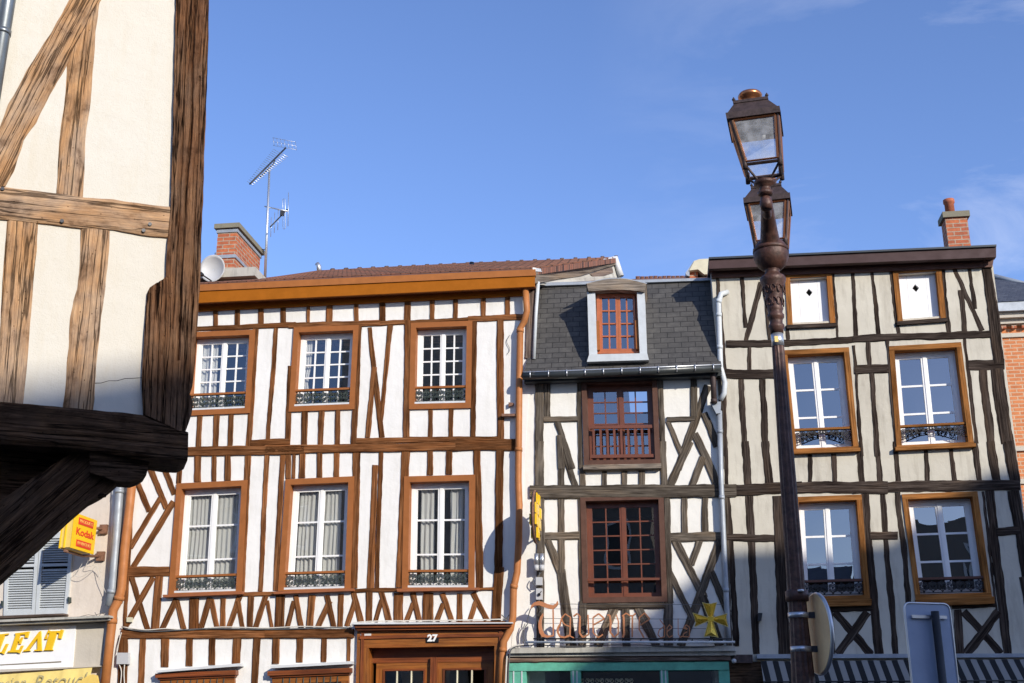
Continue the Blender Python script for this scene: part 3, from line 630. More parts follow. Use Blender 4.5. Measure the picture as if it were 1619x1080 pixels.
beams(HA, wa, PA, A5, [
 ('floor_beam', 60, 98, 815, 84, 38), ('stud', 360, 108, 359, 222, 28), ('stud', 429, 108, 428, 218, 19), ('stud', 487, 106, 485, 216, 25), ('stud', 283, 120, 279, 228, 22),
 ('stud', 573, 104, 547, 690, 27, 22), ('stud', 655, 104, 626, 688, 20), ('stud', 722, 102, 690, 685, 22), ('stud', 748, 102, 746, 208, 22), ('stud', 768, 102, 766, 206, 13),
 ('brace', 138, 118, 225, 335, 25), ('brace', 198, 118, 260, 275, 23), ('brace', 96, 212, 152, 348, 22), ('brace', 200, 292, 72, 502, 23), ('brace', 256, 305, 84, 585, 25),
 ('rail', 62, 606, 238, 604, 43), ('post', 90, 120, 46, 855, 16), ('brace', 74, 625, 145, 852, 24), ('brace', 168, 628, 46, 845, 26), ('post', 195, 625, 176, 852, 34),
 ('rail', 545, 701, 700, 697, 18), ('floor_beam', 36, 871, 812, 869, 38),
 ('brace', 266, 720, 206, 850, 23), ('brace', 270, 726, 299, 850, 22), ('stud', 343, 718, 342, 850, 38), ('brace', 410, 716, 372, 848, 24), ('brace', 417, 722, 441, 848, 23), ('stud', 467, 718, 465, 848, 24),
 ('brace', 538, 708, 490, 848, 25), ('brace', 532, 730, 552, 848, 20), ('stud', 584, 705, 580, 848, 24), ('brace', 650, 705, 604, 848, 24), ('brace', 656, 728, 676, 848, 14), ('stud', 709, 705, 706, 848, 38), ('brace', 770, 730, 741, 846, 20), ('brace', 778, 705, 801, 846, 23),
 ('post', 40, 888, 38, 1085, 38), ('stud', 126, 885, 116, 1085, 26), ('stud', 220, 885, 216, 1012, 34), ('stud', 323, 885, 320, 1008, 28), ('stud', 420, 882, 418, 1003, 27), ('stud', 529, 883, 524, 1000, 36), ('stud', 610, 883, 600, 1085, 28), ('stud', 692, 883, 690, 998, 30)])
beams(HA, wa, PA, A6, [
 ('floor_beam', 0, 86, 812, 70, 34), ('rail', 385, 49, 815, 40, 22),
 ('stud', 158, 98, 156, 204, 26), ('stud', 232, 96, 231, 202, 24), ('stud', 305, 95, 303, 200, 24), ('stud', 389, 92, 375, 675, 33), ('stud', 493, 90, 476, 675, 18), ('brace', 470, 150, 446, 675, 24, 30), ('stud', 601, 90, 569, 672, 36, 24), ('stud', 703, 88, 702, 192, 24), ('stud', 785, 86, 784, 190, 27),
 ('rail', 368, 687, 600, 683, 16),
 ('stud', 200, 705, 188, 842, 30), ('brace', 275, 730, 226, 842, 24), ('brace', 262, 705, 291, 842, 23), ('stud', 322, 700, 320, 840, 24), ('brace', 384, 730, 348, 838, 22), ('brace', 376, 692, 404, 820, 26), ('stud', 443, 690, 441, 818, 27), ('brace', 496, 725, 468, 818, 22), ('brace', 494, 690, 528, 815, 25), ('stud', 568, 695, 567, 815, 40), ('brace', 632, 740, 603, 815, 22), ('brace', 628, 695, 655, 815, 24), ('stud', 696, 695, 694, 815, 44),
 ('floor_beam', 0, 869, 378, 867, 38), ('stud', 148, 884, 147, 992, 28), ('stud', 250, 883, 247, 990, 25), ('stud', 357, 883, 355, 988, 17)])
beams(HA, wa, PA, A7, [
 ('floor_beam', 300, 67, 588, 62, 48), ('rail', 120, 40, 505, 37, 20), ('stud', 416, 88, 428, 672, 30), ('post', 515, 84, 508, 600, 34), ('post', 512, 585, 497, 815, 40), ('rail', 408, 679, 490, 678, 14),
 ('brace', 275, 742, 247, 815, 22), ('brace', 268, 698, 307, 815, 22), ('stud', 343, 698, 342, 815, 24), ('brace', 412, 732, 388, 812, 22), ('brace', 400, 694, 458, 812, 24)])
beam(HA, 'rail', wa, PA, 562, 992, 800, 985, 8, d=0.03)
# eave: gutter, fascia, soffit, wall plate
def band(house, pl, pts, d0, d1, mat, name):
    mb = MB(); mb.pxquad(pl, pts, d0, d1); return mb.build(name, mat, house)
ov = 0.27
band(HA, PA, [(184, 456), (846.5, 425.6), (846.5, 435.6), (184, 466)], ov-0.10, ov, M['fasA'], 'gutter')
band(HA, PA, [(184, 466.3), (845.5, 436), (845.5, 453), (184, 485)], ov-0.06, ov-0.02, M['fasA2'], 'fascia')
band(HA, PA, [(184, 485), (846, 450), (827, 467), (184, 498)], -0.05, 0.05, M['fasA2'], 'wall_plate_board')
mb = MB(); a = PA.P(184, 484, ov-.02); b = PA.P(846, 452.5, ov-.02); c = PA.P(846, 448, 0) ; 
mb.box([PA.P(184, 483, ov-.06)+Vector((0, 0, .03)), PA.P(845, 451, ov-.06)+Vector((0, 0, .03)), PA.P(845, 451, ov-.06), PA.P(184, 483, ov-.06)] + [p-PA.N*(ov+.05) for p in [PA.P(184, 483, ov-.06)+Vector((0, 0, .03)), PA.P(845, 451, ov-.06)+Vector((0, 0, .03)), PA.P(845, 451, ov-.06), PA.P(184, 483, ov-.06)]]); mb.build('soffit', M['sillA'], HA)
# seams in the gutter
# roof: tiled slope to the ridge
RD = -4.5
rid = [(180, 459), (300, 448), (430, 440.5), (505, 429), (600, 424), (760, 416), (900, 411), (977, 407.5)]
eav = [(x, 456-(x-184)*30.4/662.5) for x in (184, 250, 360, 470, 560, 660, 760, 846)]
nr = 10; vs_, uv_, fs = [], [], []
for j in range(nr+1):
    t = j/nr
    for i, (r_, e_) in enumerate(zip(rid, eav)):
        p0 = PA.P(e_[0], e_[1]-.3, ov-.06); p1 = PA.P(r_[0], r_[1], RD); p = p0.lerp(p1, t); vs_.append(p); uv_.append(((p-HA.location).dot(PA.U), t*5.2))
n8 = len(rid)
for j in range(nr):
    for i in range(n8-1): fs.append((j*n8+i, j*n8+i+1, (j+1)*n8+i+1, (j+1)*n8+i))
vs2 = [v-Vector((0, 0, .10)) for v in vs_]; N0 = len(vs_)
fs += [tuple(N0+k for k in reversed(f)) for f in fs]
bd = [i for i in range(n8)] + [j*n8+n8-1 for j in range(1, nr+1)] + [nr*n8+i for i in range(n8-2, -1, -1)] + [j*n8 for j in range(nr-1, 0, -1)]
for k in range(len(bd)): a_, b_ = bd[k], bd[(k+1) % len(bd)]; fs.append((a_, b_, N0+b_, N0+a_))
mb = MB(); mb.add(vs_+vs2, fs, uv_+uv_); roofA = mb.build('roof', M['tile'], HA)
# tile courses standing proud near the eave and up the slope
mb = MB()
for j in range(1, 14):
    t = j/14
    pts = [PA.P(e_[0], e_[1]-.3, ov-.06).lerp(PA.P(r_[0], r_[1], RD), t)+Vector((0, 0, .012)) for r_, e_ in zip(rid, eav)]
    mb.tube(pts, 0.018, 5)
mb.build('tile_course', M['tile'], roofA)
for i in range(22):
    x0, x1 = 505+i*21.3, 505+(i+1)*21.3
    f = lambda x: 429-(x-505)*(20.0/445)-1.5
    p, q = PA.P(x0, f(x0), RD), PA.P(x1, f(x1), RD)
    mb = MB(); mb.tube([p-Vector((0, 0, .10)), q-Vector((0, 0, .10))], 0.085, 10); mb.tube([q-PA.U*.03-Vector((0, 0, .09)), q+PA.U*.04-Vector((0, 0, .09))], 0.115, 10); mb.build('ridge_tile', M['ridge'], roofA)
# rear slope
mb = MB(); p, q = PA.P(180, 459, RD), PA.P(977, 407.5, RD); mb.add([p, q, q-PA.N*5-Vector((0, 0, 2.6)), p-PA.N*5-Vector((0, 0, 2.6))], [(0, 1, 2, 3)], [(0, 0), (9, 0), (9, 5), (0, 5)]); mb.build('rear_slope', M['tile'], roofA, fix=False)
# gable verge on the right: white flashing strip, weathered barge boards, plaster gable
def vd(x): return ov-.06+(RD-ov+.06)*min(1, max(0, (x-847)/130))
def vplate(pts, th, mat, name, sh=0.0):
    f = [PA.P(x, y, vd(x)+sh) for x, y in pts]; n = len(f)
    tris = mgeo.tessellate_polygon([[Vector((x, -y, 0)) for x, y in pts]]); off = Vector((-th*.93, -th*.3, 0))
    mb = MB(); mb.add(f+[p+off for p in f], [tuple(t) for t in tris]+[tuple(n+k for k in reversed(t)) for t in tris]+[(i, (i+1) % n, n+(i+1) % n, n+i) for i in range(n)], [(x/60, y/60) for x, y in pts]*2)
    return mb.build(name, mat, roofA)
vplate([(847, 423.5), (866, 427), (886, 425), (917, 420), (950, 412), (974, 405.5), (974, 409), (950, 416), (917, 424), (886, 429.5), (866, 431), (847, 429)], .05, M['greyw'], 'flashing', .03)
vplate([(847, 428.5), (866, 430.5), (886, 429), (917, 423.5), (950, 415.5), (974, 408.5), (976, 418), (940, 429), (915, 437), (885, 441), (848, 448)], .06, M['bargew'], 'barge_board')
vplate([(850, 447), (885, 441), (915, 437), (940, 429), (973, 420), (981, 437), (981, 446), (880, 452), (852, 450)], .06, M['ledge'], 'gable_infill', -.12)
vplate([(935, 434), (968, 423), (970, 431), (940, 442)], .05, M['plumb'], 'purlin_end', .02)
mb = MB(); mb.tube([PA.P(972, 407, RD+.1), PA.P(982, 437, RD+.1)], .06, 6); mb.build('verge_board', M['greyw'], roofA)
# small vents on the roof
mb = MB(); mb.tube([PA.P(745, 428, -3), PA.P(746, 415, -3)], .045, 8); mb.build('vent_pipe', M['black'], roofA)
mb = MB(); mb.tube([PA.P(505, 431, RD+.1), PA.P(504, 421, RD+.1), PA.P(501, 417, RD+.1)], .05, 8); mb.build('ridge_finial', M['alu'], roofA)
# chimney with two lead bands and a mossy slab
def along(P, target, step=0.02, sgn=-1):
    P = Vector(P); s0 = topx(P)[0] < target
    for _ in range(800):
        if (topx(P)[0] < target) != s0: break
        P = P+PA.N*sgn*step
    return P
def chimney(root, pl, x0, x1, xb, ytop, ybot, d, mat, bands=(), cap=(8, .06), nm='chimney', capm=None, dep=None):
    a = pl.P(x0, ytop, d); b = pl.P(x1, ytop, d); z1 = (a.z+b.z)/2; a.z = b.z = z1; zb = pl.P(x0, ybot, d).z
    dep = dep or (along(b, xb)-b).length; mb = MB(); D = -pl.N*dep
    def bx_(e, zt, zl, m_):
        A_ = a-pl.U*e+pl.N*e; B_ = b+pl.U*e+pl.N*e; C_ = B_+D-pl.N*2*e; E_ = A_+D-pl.N*2*e
        P8 = [Vector((p.x, p.y, z)) for z in (zt,) for p in (A_, B_, C_, E_)]+[Vector((p.x, p.y, zl)) for p in (A_, B_, C_, E_)]
        w, l = (B_-A_).length, (C_-B_).length
        for (i, j, ww, o_) in ((0, 1, w, 0), (1, 2, l, w), (2, 3, w, w+l), (3, 0, l, 2*w+l)):
            m_.add([P8[i], P8[j], P8[4+j], P8[4+i]], [(0, 1, 2, 3)], [(o_, zt), (o_+ww, zt), (o_+ww, zl), (o_, zl)])
        m_.add(P8[:4], [(0, 1, 2, 3)]); m_.add(P8[4:], [(3, 2, 1, 0)])
    bx_(0, z1, zb, mb); ch = mb.build(nm, mat, root, fix=False)
    for t in bands:
        m2 = MB(); z = z1+(zb-z1)*t; bx_(.018, z+.03, z-.03, m2); m2.build('lead_band', M['zinc'], ch, fix=False)
    m2 = MB(); bx_(cap[1], z1+cap[0], z1-.01, m2); m2.build('chimney_cap', capm or M['stone'], ch, fix=False)
    return ch, a, b, D, z1
chA = chimney(roofA, PA, 345, 375, 411.5, 361, 452, -1.1, M['brickA'], (0.05, 0.5), (.075, .055))
mb = MB(); c0 = chA[1]+chA[3]*.5; 
mb.cube((c0.x+.15, c0.y, PA.P(360, 441, -1.3).z-.06), 1.35, 1.7, .16, R(-8)); mb.build('chimney_flaunching', M['ledge'], chA[0])
# downpipe left (orange) and right, cables, junction box
def PP(pl, l, d): return [pl.P(x, y, (d if len(q) == 2 else q[2])) for q in l for x, y in [q[:2]]]
pipe(HA, PP(PA, [(211, 740), (205, 800), (197, 870), (192, 930), (188, 948), (179, 965), (177, 985), (174, 1010), (166, 1085)], .09), .068, M['pipeO'], ((0, .2), (3, .9), (5, .9)))
pr = PP(PA, [(831, 458, .15), (833, 492, .15), (829, 508, .12), (822.5, 519, .09), (821, 600), (819.5, 760), (821, 800), (820, 860), (817.5, 905), (812, 930), (811, 975), (807, 995), (796, 1015), (794, 1040), (791, 1090)], .09)
pipe(HA, pr, .05, M['pipeO'], ((3, .05), (4, .7), (8, .9), (12, .5)))
mb = MB(); mb.pxquad(PA, [(185, 1032), (202.5, 1032), (202.5, 1050), (184, 1050)], .02, .09); mb.build('junction_box', M['dish'], HA)
mb = MB(); mb.pxquad(PA, [(200, 976), (208.5, 976), (208.5, 983.5), (200, 983.5)], .02, .05); mb.build('junction_box', M['cream'], HA)
def cable(root, pl, pts, d, r, mat, name='cable', sub_=4):
    P_ = PP(pl, pts, d); out = []
    for i in range(len(P_)-1):
        p0, p1, p2, p3 = P_[max(i-1, 0)], P_[i], P_[i+1], P_[min(i+2, len(P_)-1)]
        for k in range(sub_):
            t = k/sub_; out.append(0.5*((2*p1)+(p2-p0)*t+(2*p0-5*p1+4*p2-p3)*t*t+(3*p1-p0-3*p2+p3)*t**3))
    out.append(P_[-1]); mb = MB(); mb.tube(out, r, 6); return mb.build(name, mat, root)
cable(HA, PA, [(192, 991), (230, 996), (262, 994), (300, 996), (350, 991.5), (420, 993), (480, 990.5), (548, 992), (560, 985), (600, 982), (700, 981), (803, 979)], .05, .009, M['cablew'])
cable(HA, PA, [(196, 994), (240, 998.5), (330, 994), (430, 995), (520, 992.5), (556, 993)], .055, .010, M['cable'])
cable(HA, PA, [(192, 1000), (188, 1015), (185, 1032)], .07, .008, M['cablew'])
cable(HA, PA, [(188, 1050), (192, 1062), (190, 1085)], .07, .008, M['cablew'])
cable(HA, PA, [(197, 1050), (196, 1065), (197, 1085)], .07, .008, M['cablew'])
cable(HA, PA, [(793, 972), (800, 978), (806, 972), (812, 980)], .08, .008, M['cable'])
cable(HA, PA, [(806, 530), (801, 540), (806, 552), (802, 560)], .02, .004, M['cable'])
mb = MB(); mb.pxquad(PA, [(793, 654), (818, 654), (818, 657.5), (793, 658)], .02, .10); mb.build('pipe_bracket', M['rust'], HA)
mb = MB(); mb.pxquad(PA, [(804, 636), (812, 637), (812, 640), (804, 643)], .02, .06); mb.build('wall_hook', M['rust'], HA)
# ground floor windows with moulded lintel and spiked bars
for q, top in ((QA_[0], [(352, 486), (888, 440), (888, 458), (352, 500)]), (QA_[1], [(1083, 455), (1600, 426), (1600, 444), (1083, 472)])):
    mb = MB(); inn = frame(mb, PA, q, .11, .16, .11, .11, -.16, .05); w = mb.build('window', M['door'], HA)
    cap = MB(); cap.pxquad(PA, pxs((160, 940, 4.0475), *top), -.02, .17); cap.build('lintel_ledge', M['greyw'], w)
    mo = MB(); W, H = dims(q); mo.quad(PA, sub(q, -.04, -.012, 1.04, .035), -.02, .115); mo.quad(PA, sub(q, -.02, .035, 1.02, .055), -.02, .08); mo.build('moulding', M['doorr'], w)
    sb = MB(); i2 = frame(sb, PA, inn, .05, .05, .05, .05, -.15, -.10); sb.quad(PA, sub(i2, .48, 0, .52, 1), -.15, -.10); sb.build('sash', M['white'], w)
    gb = MB(); gb.add([PA.W(p[0], p[1], -.125) for p in i2], [(0, 1, 2, 3)]); gb.build('glass', M['gA'], w, fix=False)
    for k in range(9):
        s = (k+.5)/9; p = sub(inn, s, 0, s, 0)[0]; bb = MB(); pt = [PA.W(p[0], p[1]+.10, .06), PA.W(p[0], p[1]+.04, .06), PA.W(p[0], 1.25, .06)]; bb.tube(pt, [.001, .009, .009], 6)
        bb.build('window_bar', M['iron'], w)
    bb = MB(); p, r_ = sub(inn, 0, .09, 0, .09)[0], sub(inn, 1, .09, 1, .09)[0]; bb.tube([PA.W(p[0], p[1], .06), PA.W(r_[0], r_[1], .06)], .010, 6); bb.build('cross_bar', M['iron'], w)
# door 27
mb = MB(); inn = frame(mb, PA, doorQ, .17, .27, .17, .02, -.28, .06); DR = mb.build('door', M['door'], HA)
mb = MB(); mb.pxquad(PA, pxs(D0, (40, 100), (75, 66), (1215, 62), (1215, 70), (75, 78))[1:5], -.02, .22); mb.build('lead_flashing', M['greyw'], DR)
mb = MB(); mb.pxquad(PA, pxs(D0, (80, 78), (1212, 70), (1205, 92), (100, 102)), -.02, .18); mb.pxquad(PA, pxs(D0, (100, 100), (1200, 90), (1195, 108), (108, 120)), -.02, .14); mb.build('cornice', M['doorr'], DR)
mb = MB(); q = sub(doorQ, .02, .035, .98, .05); mb.quad(PA, q, .05, .085); q = sub(doorQ, 0.03, .02, .05, 1); mb.quad(PA, q, .05, .08); q = sub(doorQ, .95, .02, .97, 1); mb.quad(PA, q, .05, .08); mb.build('moulding', M['doorr'], DR)
for k in range(2):
    S = sub(inn, .03 if k == 0 else .515, .07, .485 if k == 0 else .97, 1); mb = MB(); P_ = frame(mb, PA, S, .10, .10, .10, .6, -.26, -.20)
    lf = mb.build('door_leaf', M['door'], DR); mb = MB(); i3 = frame(mb, PA, P_, .025, .025, .025, .025, -.20, -.185); mb.build('leaf_moulding', M['doorr'], DR)
    gb = MB(); gb.add([PA.W(p[0], p[1], -.22) for p in P_], [(0, 1, 2, 3)]); gb.build('glass', M['gA'], DR, fix=False)
    bb = MB()
    for s in (.33, .67): p, r_ = sub(P_, s, 0, s, 0)[0], sub(P_, s, 1, s, 1)[0]; bb.tube([PA.W(p[0], p[1], -.20), PA.W(r_[0], r_[1], -.20)], .013, 6)
    bb.build('glazing_bar', M['cream'], DR)
mb = MB(); mb.quad(PA, sub(inn, 0, 0, 1, .075), -.26, -.19); mb.build('transom', M['doorr'], DR)
mb = MB(); mb.quad(PA, sub(inn, .475, .05, .525, 1), -.2, -.13); mb.build('mullion', M['doorr'], DR)
npx = pxs(D0, (600, 148), (690, 145), (690, 205), (602, 207)); mb = MB(); mb.pxquad(PA, npx, .055, .078); mb.build('number_plate', M['black'], DR)
c_ = PA.P(*[sum(p[k] for p in npx)/4 for k in (0, 1)], .082); text_mesh('27', .125, .004, M['white'], 'house_number', DR, c_, PA.U, Vector((0, 0, 1)), bold=.006, fitw=.15)
mb = MB(); mb.pxquad(PA, pxs(D0, (135, 145), (210, 143), (210, 166), (135, 168)), .055, .068); mb.build('name_plate', M['greyw'], DR)

# ============================================================ HOUSE B: narrow, slate mansard
B1 = (800, 380, 3.0); B2 = (800, 700, 2.842)
HB = thing('timber_framed_house', PA.W(1.6, 0, 0), 'narrow half-timbered house with slate mansard, dormer and red-brown windows above a green tavern front', 'house')
cut = []
cut.append(window(HB, PA, pxs(B1, (357, 657), (716, 650), (733, 1062), (370, 1068)), 0.075, M['casB'], M['sashB'], M['gB'], 2, 6, mun=.020, st=.05, fr=.035, sill=pxs(B1, (366, 1066), (736, 1058), (737, 1080), (366, 1088)), sillm=M['bargew'], deep=.12, rail_t=None))
cut.append(window(HB, PA, pxs(B2, (333, 240), (708, 230), (725, 715), (345, 720)), 0.075, M['casB'], M['sashB'], M['gA'], 2, 6, mun=.018, st=.045, fr=.035, rail_t=.82, railm=M['sashB'], deep=.12))
# balustrade of the upper window
win = [c for c in HB.children if c.name.startswith('window')]
q = [PA.uz(x, y, .0) for x, y in pxs(B1, (398, 880), (693, 876), (700, 1030), (403, 1034))]
mb = MB(); W, H = dims(q); mb.quad(PA, sub(q, 0, 0, 1, .10), -.03, .02); mb.quad(PA, sub(q, 0, .90, 1, 1), -.03, .02); mb.build('handrail', M['sashB'], win[0])
for k in range(9):
    s = (k+.5)/9; mb = MB(); mb.quad(PA, sub(q, s-.018, .1, s+.018, .9), -.02, .01); mb.build('baluster', M['sashB'], win[0])
outer = [PA.uz(827, 585), PA.uz(1137, 572), PA.uz(1144, 800), PA.uz(1156, 1080), (PA.uz(1156, 1080)[0], 0), (PA.uz(803, 1080)[0]+.004, 0), PA.uz(803.6, 1080), PA.uz(826.6, 800)]
shopq = [PA.uz(x, y) for x, y in ((812, 1052), (1150, 1048), (1152, 1080), (810, 1080))]; shopq[2][1] = shopq[3][1] = .4
plate('wall', PA, outer, cut+[shopq], -.25, -.004, M['plB'], HB)
zB = PA.uz(980, 590)[1]
shell(HB, PA, PA.uz(829, 700)[0], PA.uz(1140, 700)[0], zB, 4.5, [3.0, 5.2], M['plB'])
wb = M['woodB']
beams(HB, wb, PA, B1, [
 ('rail', 88, 674, 350, 664, 14), ('rail', 716, 656, 1000, 648, 14), ('post', 158, 672, 154, 1085, 42, 38), ('stud', 197, 670, 197, 845, 28), ('rail', 178, 852, 340, 850, 26), ('brace', 243, 862, 315, 1085, 27, 32), ('stud', 254, 925, 259, 1085, 24, 30),
 ('stud', 347, 665, 353, 1085, 22), ('stud', 731, 655, 745, 1085, 26), ('rail', 762, 849, 895, 846, 22), ('stud', 888, 655, 892, 838, 32), ('brace', 958, 690, 815, 1085, 36), ('brace', 768, 858, 832, 1015, 26), ('brace', 938, 820, 1002, 978, 34), ('brace', 898, 915, 978, 1085, 34), ('stud', 1010, 655, 1030, 1085, 16)], amp=.009)
beams(HB, wb, PA, B2, [
 ('floor_beam', 108, 222, 1035, 217, 56), ('post', 153, -5, 150, 195, 38), ('stud', 248, -5, 248, 195, 28), ('brace', 247, -5, 312, 195, 30), ('stud', 343, 100, 345, 195, 28), ('stud', 441, 112, 440, 195, 25), ('stud', 531, 110, 531, 195, 21), ('stud', 612, 108, 612, 195, 28), ('stud', 705, -5, 707, 198, 30),
 ('brace', 828, -5, 738, 195, 34), ('brace', 864, -5, 948, 195, 34), ('brace', 886, 65, 835, 195, 32),
 ('post', 155, 245, 155, 925, 34), ('stud', 247, 245, 248, 585, 31), ('rail', 168, 420, 330, 418, 36), ('brace', 187, 432, 250, 600, 34, 40), ('brace', 248, 570, 292, 915, 40, 48), ('stud', 331, 245, 343, 715, 20), ('post', 346, 712, 346, 915, 38),
 ('rail', 362, 734, 715, 734, 26), ('brace', 492, 740, 412, 915, 38), ('stud', 540, 740, 542, 915, 36), ('brace', 594, 742, 676, 915, 40), ('stud', 722, 240, 735, 720, 28), ('post', 730, 712, 732, 912, 42),
 ('stud', 803, 240, 806, 408, 30), ('stud', 894, 240, 897, 408, 30), ('rail', 740, 424, 985, 422, 38), ('brace', 758, 436, 890, 700, 34), ('brace', 870, 438, 833, 548, 30), ('brace', 962, 436, 785, 915, 38), ('brace', 738, 582, 838, 795, 26), ('brace', 920, 580, 998, 765, 34), ('brace', 880, 690, 960, 915, 40), ('stud', 985, 245, 1005, 915, 24)], amp=.010)
# old wall edge between the two houses
beam(HB, 'post', M['plumb'], PA, 841.5, 455, 837, 567, 15, d=.03, w1=12)
mb = MB(); mb.tube(PP(PA, [(851, 446), (847, 500), (844, 568)], .05), .03, 6); mb.build('flashing', M['zincW'], HB)
# mansard slope: three bands, kicked out at the eave
rows_ = [([(828, 590), (905, 587.5), (1010, 584), (1141, 578.5)], .20), ([(834, 566), (909, 563), (1010, 559), (1137, 554)], .03), ([(843, 510), (915, 507), (1008, 502), (1132, 496)], -.22), ([(852, 452), (922, 449), (1006, 445), (1127, 441)], -.50)]
vs_ = [PA.P(x, y, d) for r_, d in rows_ for x, y in r_]; uv_ = []
for j, (r_, d) in enumerate(rows_):
    for x, y in r_: q = PA.uz(x, y, d); uv_.append((q[0], q[1]*1.12))
fs = [(j*4+i, j*4+i+1, (j+1)*4+i+1, (j+1)*4+i) for j in range(3) for i in range(3)]
N0 = len(vs_); vs2 = [v-PA.N*.25 for v in vs_]; fs += [tuple(N0+k for k in reversed(f)) for f in fs]
bd = [0, 1, 2, 3, 7, 11, 15, 14, 13, 12, 8, 4]
for k in range(12): a_, b_ = bd[k], bd[(k+1) % 12]; fs.append((a_, b_, N0+b_, N0+a_))
mb = MB(); mb.add(vs_+vs2, fs, uv_+uv_); mans = mb.build('mansard_roof', M['slate'], HB)
band(HB, PA, [(850, 447), (1127, 439), (1127, 443), (850, 452)], -.55, -.44, M['zinc'], 'ridge_flashing')
mb = MB(); a_, b_ = PA.P(850, 448, -.5), PA.P(1130, 439, -.5); c_, d_ = PA.P(1130, 436.5, -3.5), PA.P(850, 446.5, -3.5); mb.add([a_, b_, c_, d_], [(0, 1, 2, 3)], [(0, 0), (3, 0), (3, 3), (0, 3)]); mb.build('upper_roof', M['tile'], HB, fix=False)
for k in range(17):
    x = 1005+k*7; mb = MB(); p = PA.P(x, 437.8-(x-1005)*.02, -3.3); q = PA.P(x+6.5, 437.6-(x-1005)*.02, -3.3); mb.tube([p-Vector((0, 0, .03)), q-Vector((0, 0, .03))], .032+.012*random.random(), 7); mb.build('ridge_tile', M['tile'], HB)
# gutter
mb = MB(); mb.tube(PP(PA, [(827, 594), (905, 592), (1010, 588), (1140, 582)], .26), .062, 12); gt = mb.build('gutter', M['gut'], HB)
mb = MB(); mb.tube(PP(PA, [(827, 588.5), (905, 586), (1010, 582), (1140, 576.5)], .30), .012, 6); mb.build('gutter_highlight_bead', M['alu'], gt)  # bright metal puts the highlight along the gutter rim into the colour
for k in range(11):
    x = 838+k*29; y = 590.5-(x-838)*.0385; mb = MB(); mb.tube(PP(PA, [(x, y-4), (x, y+1), (x+.3, y+6)], .325), .010, 6); mb.build('gutter_clip', M['alu'], gt)
band(HB, PA, [(829, 598), (1141, 586), (1141, 594), (829, 604)], -.02, .16, M['gut'], 'soffit')
band(HB, PA, [(829, 602), (1141, 592), (1142, 598), (829, 606)], -.02, .035, wb, 'wall_plate')
# dormer
DQ = (900, 430, 6.7467)
def dq(*pts): return pxs(DQ, *pts)
dd = 0.02
mb = MB(); frq = [PA.uz(x, y, dd) for x, y in dq((288, 235), (735, 235), (748, 870), (300, 870))]
DM = None
arch = [(185+ (820-185)*k/12, 125-55*math.sin(math.pi*(k/12))) for k in range(13)]
low = [(800-(800-205)*k/12, 210-22*math.sin(math.pi*(k/12))) for k in range(13)]
mb = MB(); mb.pxpoly(PA, dq(*(arch+low)), -1.0, .27); DM = mb.build('dormer', M['bargew'], HB)
mb = MB(); tp = [(175+(828-175)*k/12, 118-56*math.sin(math.pi*(k/12))) for k in range(13)]; bt = [(x, y+10) for x, y in reversed(tp)]; mb.pxpoly(PA, dq(*(tp+bt)), -1.0, .13); mb.build('dormer_roof', M['zinc'], DM)
for pq in (((192, 215), (275, 212), (297, 880), (212, 884)), ((722, 212), (802, 215), (830, 868), (752, 872))):
    mb = MB(); mb.pxquad(PA, dq(*pq), -.6, .22); mb.build('dormer_cheek', M['zincW'], DM)
mb = MB(); mb.pxquad(PA, dq((212, 880), (832, 866), (850, 938), (188, 958)), -.1, .245); mb.build('dormer_apron', M['zincW'], DM)
ar2 = [(290+(735-290)*k/8, 225-25*math.sin(math.pi*k/8)) for k in range(9)]
S = [PA.uz(x, y, .12) for x, y in dq((290, 232), (725, 232), (745, 868), (300, 872))]
mb = MB(); o2 = frame(mb, PA, S, .045, .02, .02, .04, .03, .12); mb.build('dormer_frame', M['dormW'], DM)
for k in range(2):
    q = sub(o2, 0 if k == 0 else .502, 0, .498 if k == 0 else .97, 1); mb = MB(); P_ = frame(mb, PA, q, .036, .035, .036, .04, .05, .105); W, H = dims(P_)
    mb.quad(PA, sub(P_, .5-.011/W, 0, .5+.011/W, 1), .06, .10)
    for t in (.26, .51, .755): mb.quad(PA, sub(P_, 0, t-.010/H, 1, t+.010/H), .062, .097)
    mb.build('sash', M['dormW'], DM); gb = MB(); gb.add([PA.W(p[0], p[1], .075) for p in P_], [(0, 1, 2, 3)]); gb.build('glass', M['gB'], DM, fix=False)
mb = MB(); mb.pxquad(PA, dq((700, 515), (735, 515), (745, 820), (712, 818)), .12, .18); mb.pxquad(PA, dq((288, 520), (318, 520), (325, 830), (296, 830)), .12, .18); mb.build('window_guard', M['casA'], DM)
mb = MB(); q = [PA.uz(x, y, .04) for x, y in dq((282, 215), (730, 215), (750, 872), (297, 878))]; mb.quad(PA, q, .033, .048); mb.build('dormer_shade_sheet', M['dark'], DM)  # dark sheet close behind the glass stands for the unlit room
# cream sheet cowl and its brick base behind the mansard
CW = (1070, 390, 12.0)
mb = MB(); mb.pxpoly(PA, pxs(CW, (235, 452), (335, 268), (430, 235), (620, 225), (680, 230), (680, 520), (520, 525), (405, 430)), -2.6, -1.4); cwl = mb.build('chimney_cowl', M['cream'], HB)
mb = MB(); mb.pxpoly(PA, pxs(CW, (165, 500), (325, 268), (335, 268), (240, 455), (245, 560), (185, 545)), -2.6, -1.42); mb.build('cowl_side', M['zinc'], cwl)
mb = MB(); mb.pxpoly(PA, pxs(CW, (238, 455), (400, 445), (400, 600), (240, 600)), -2.4, -1.5); mb.build('brick_base', M['brickA'], cwl)
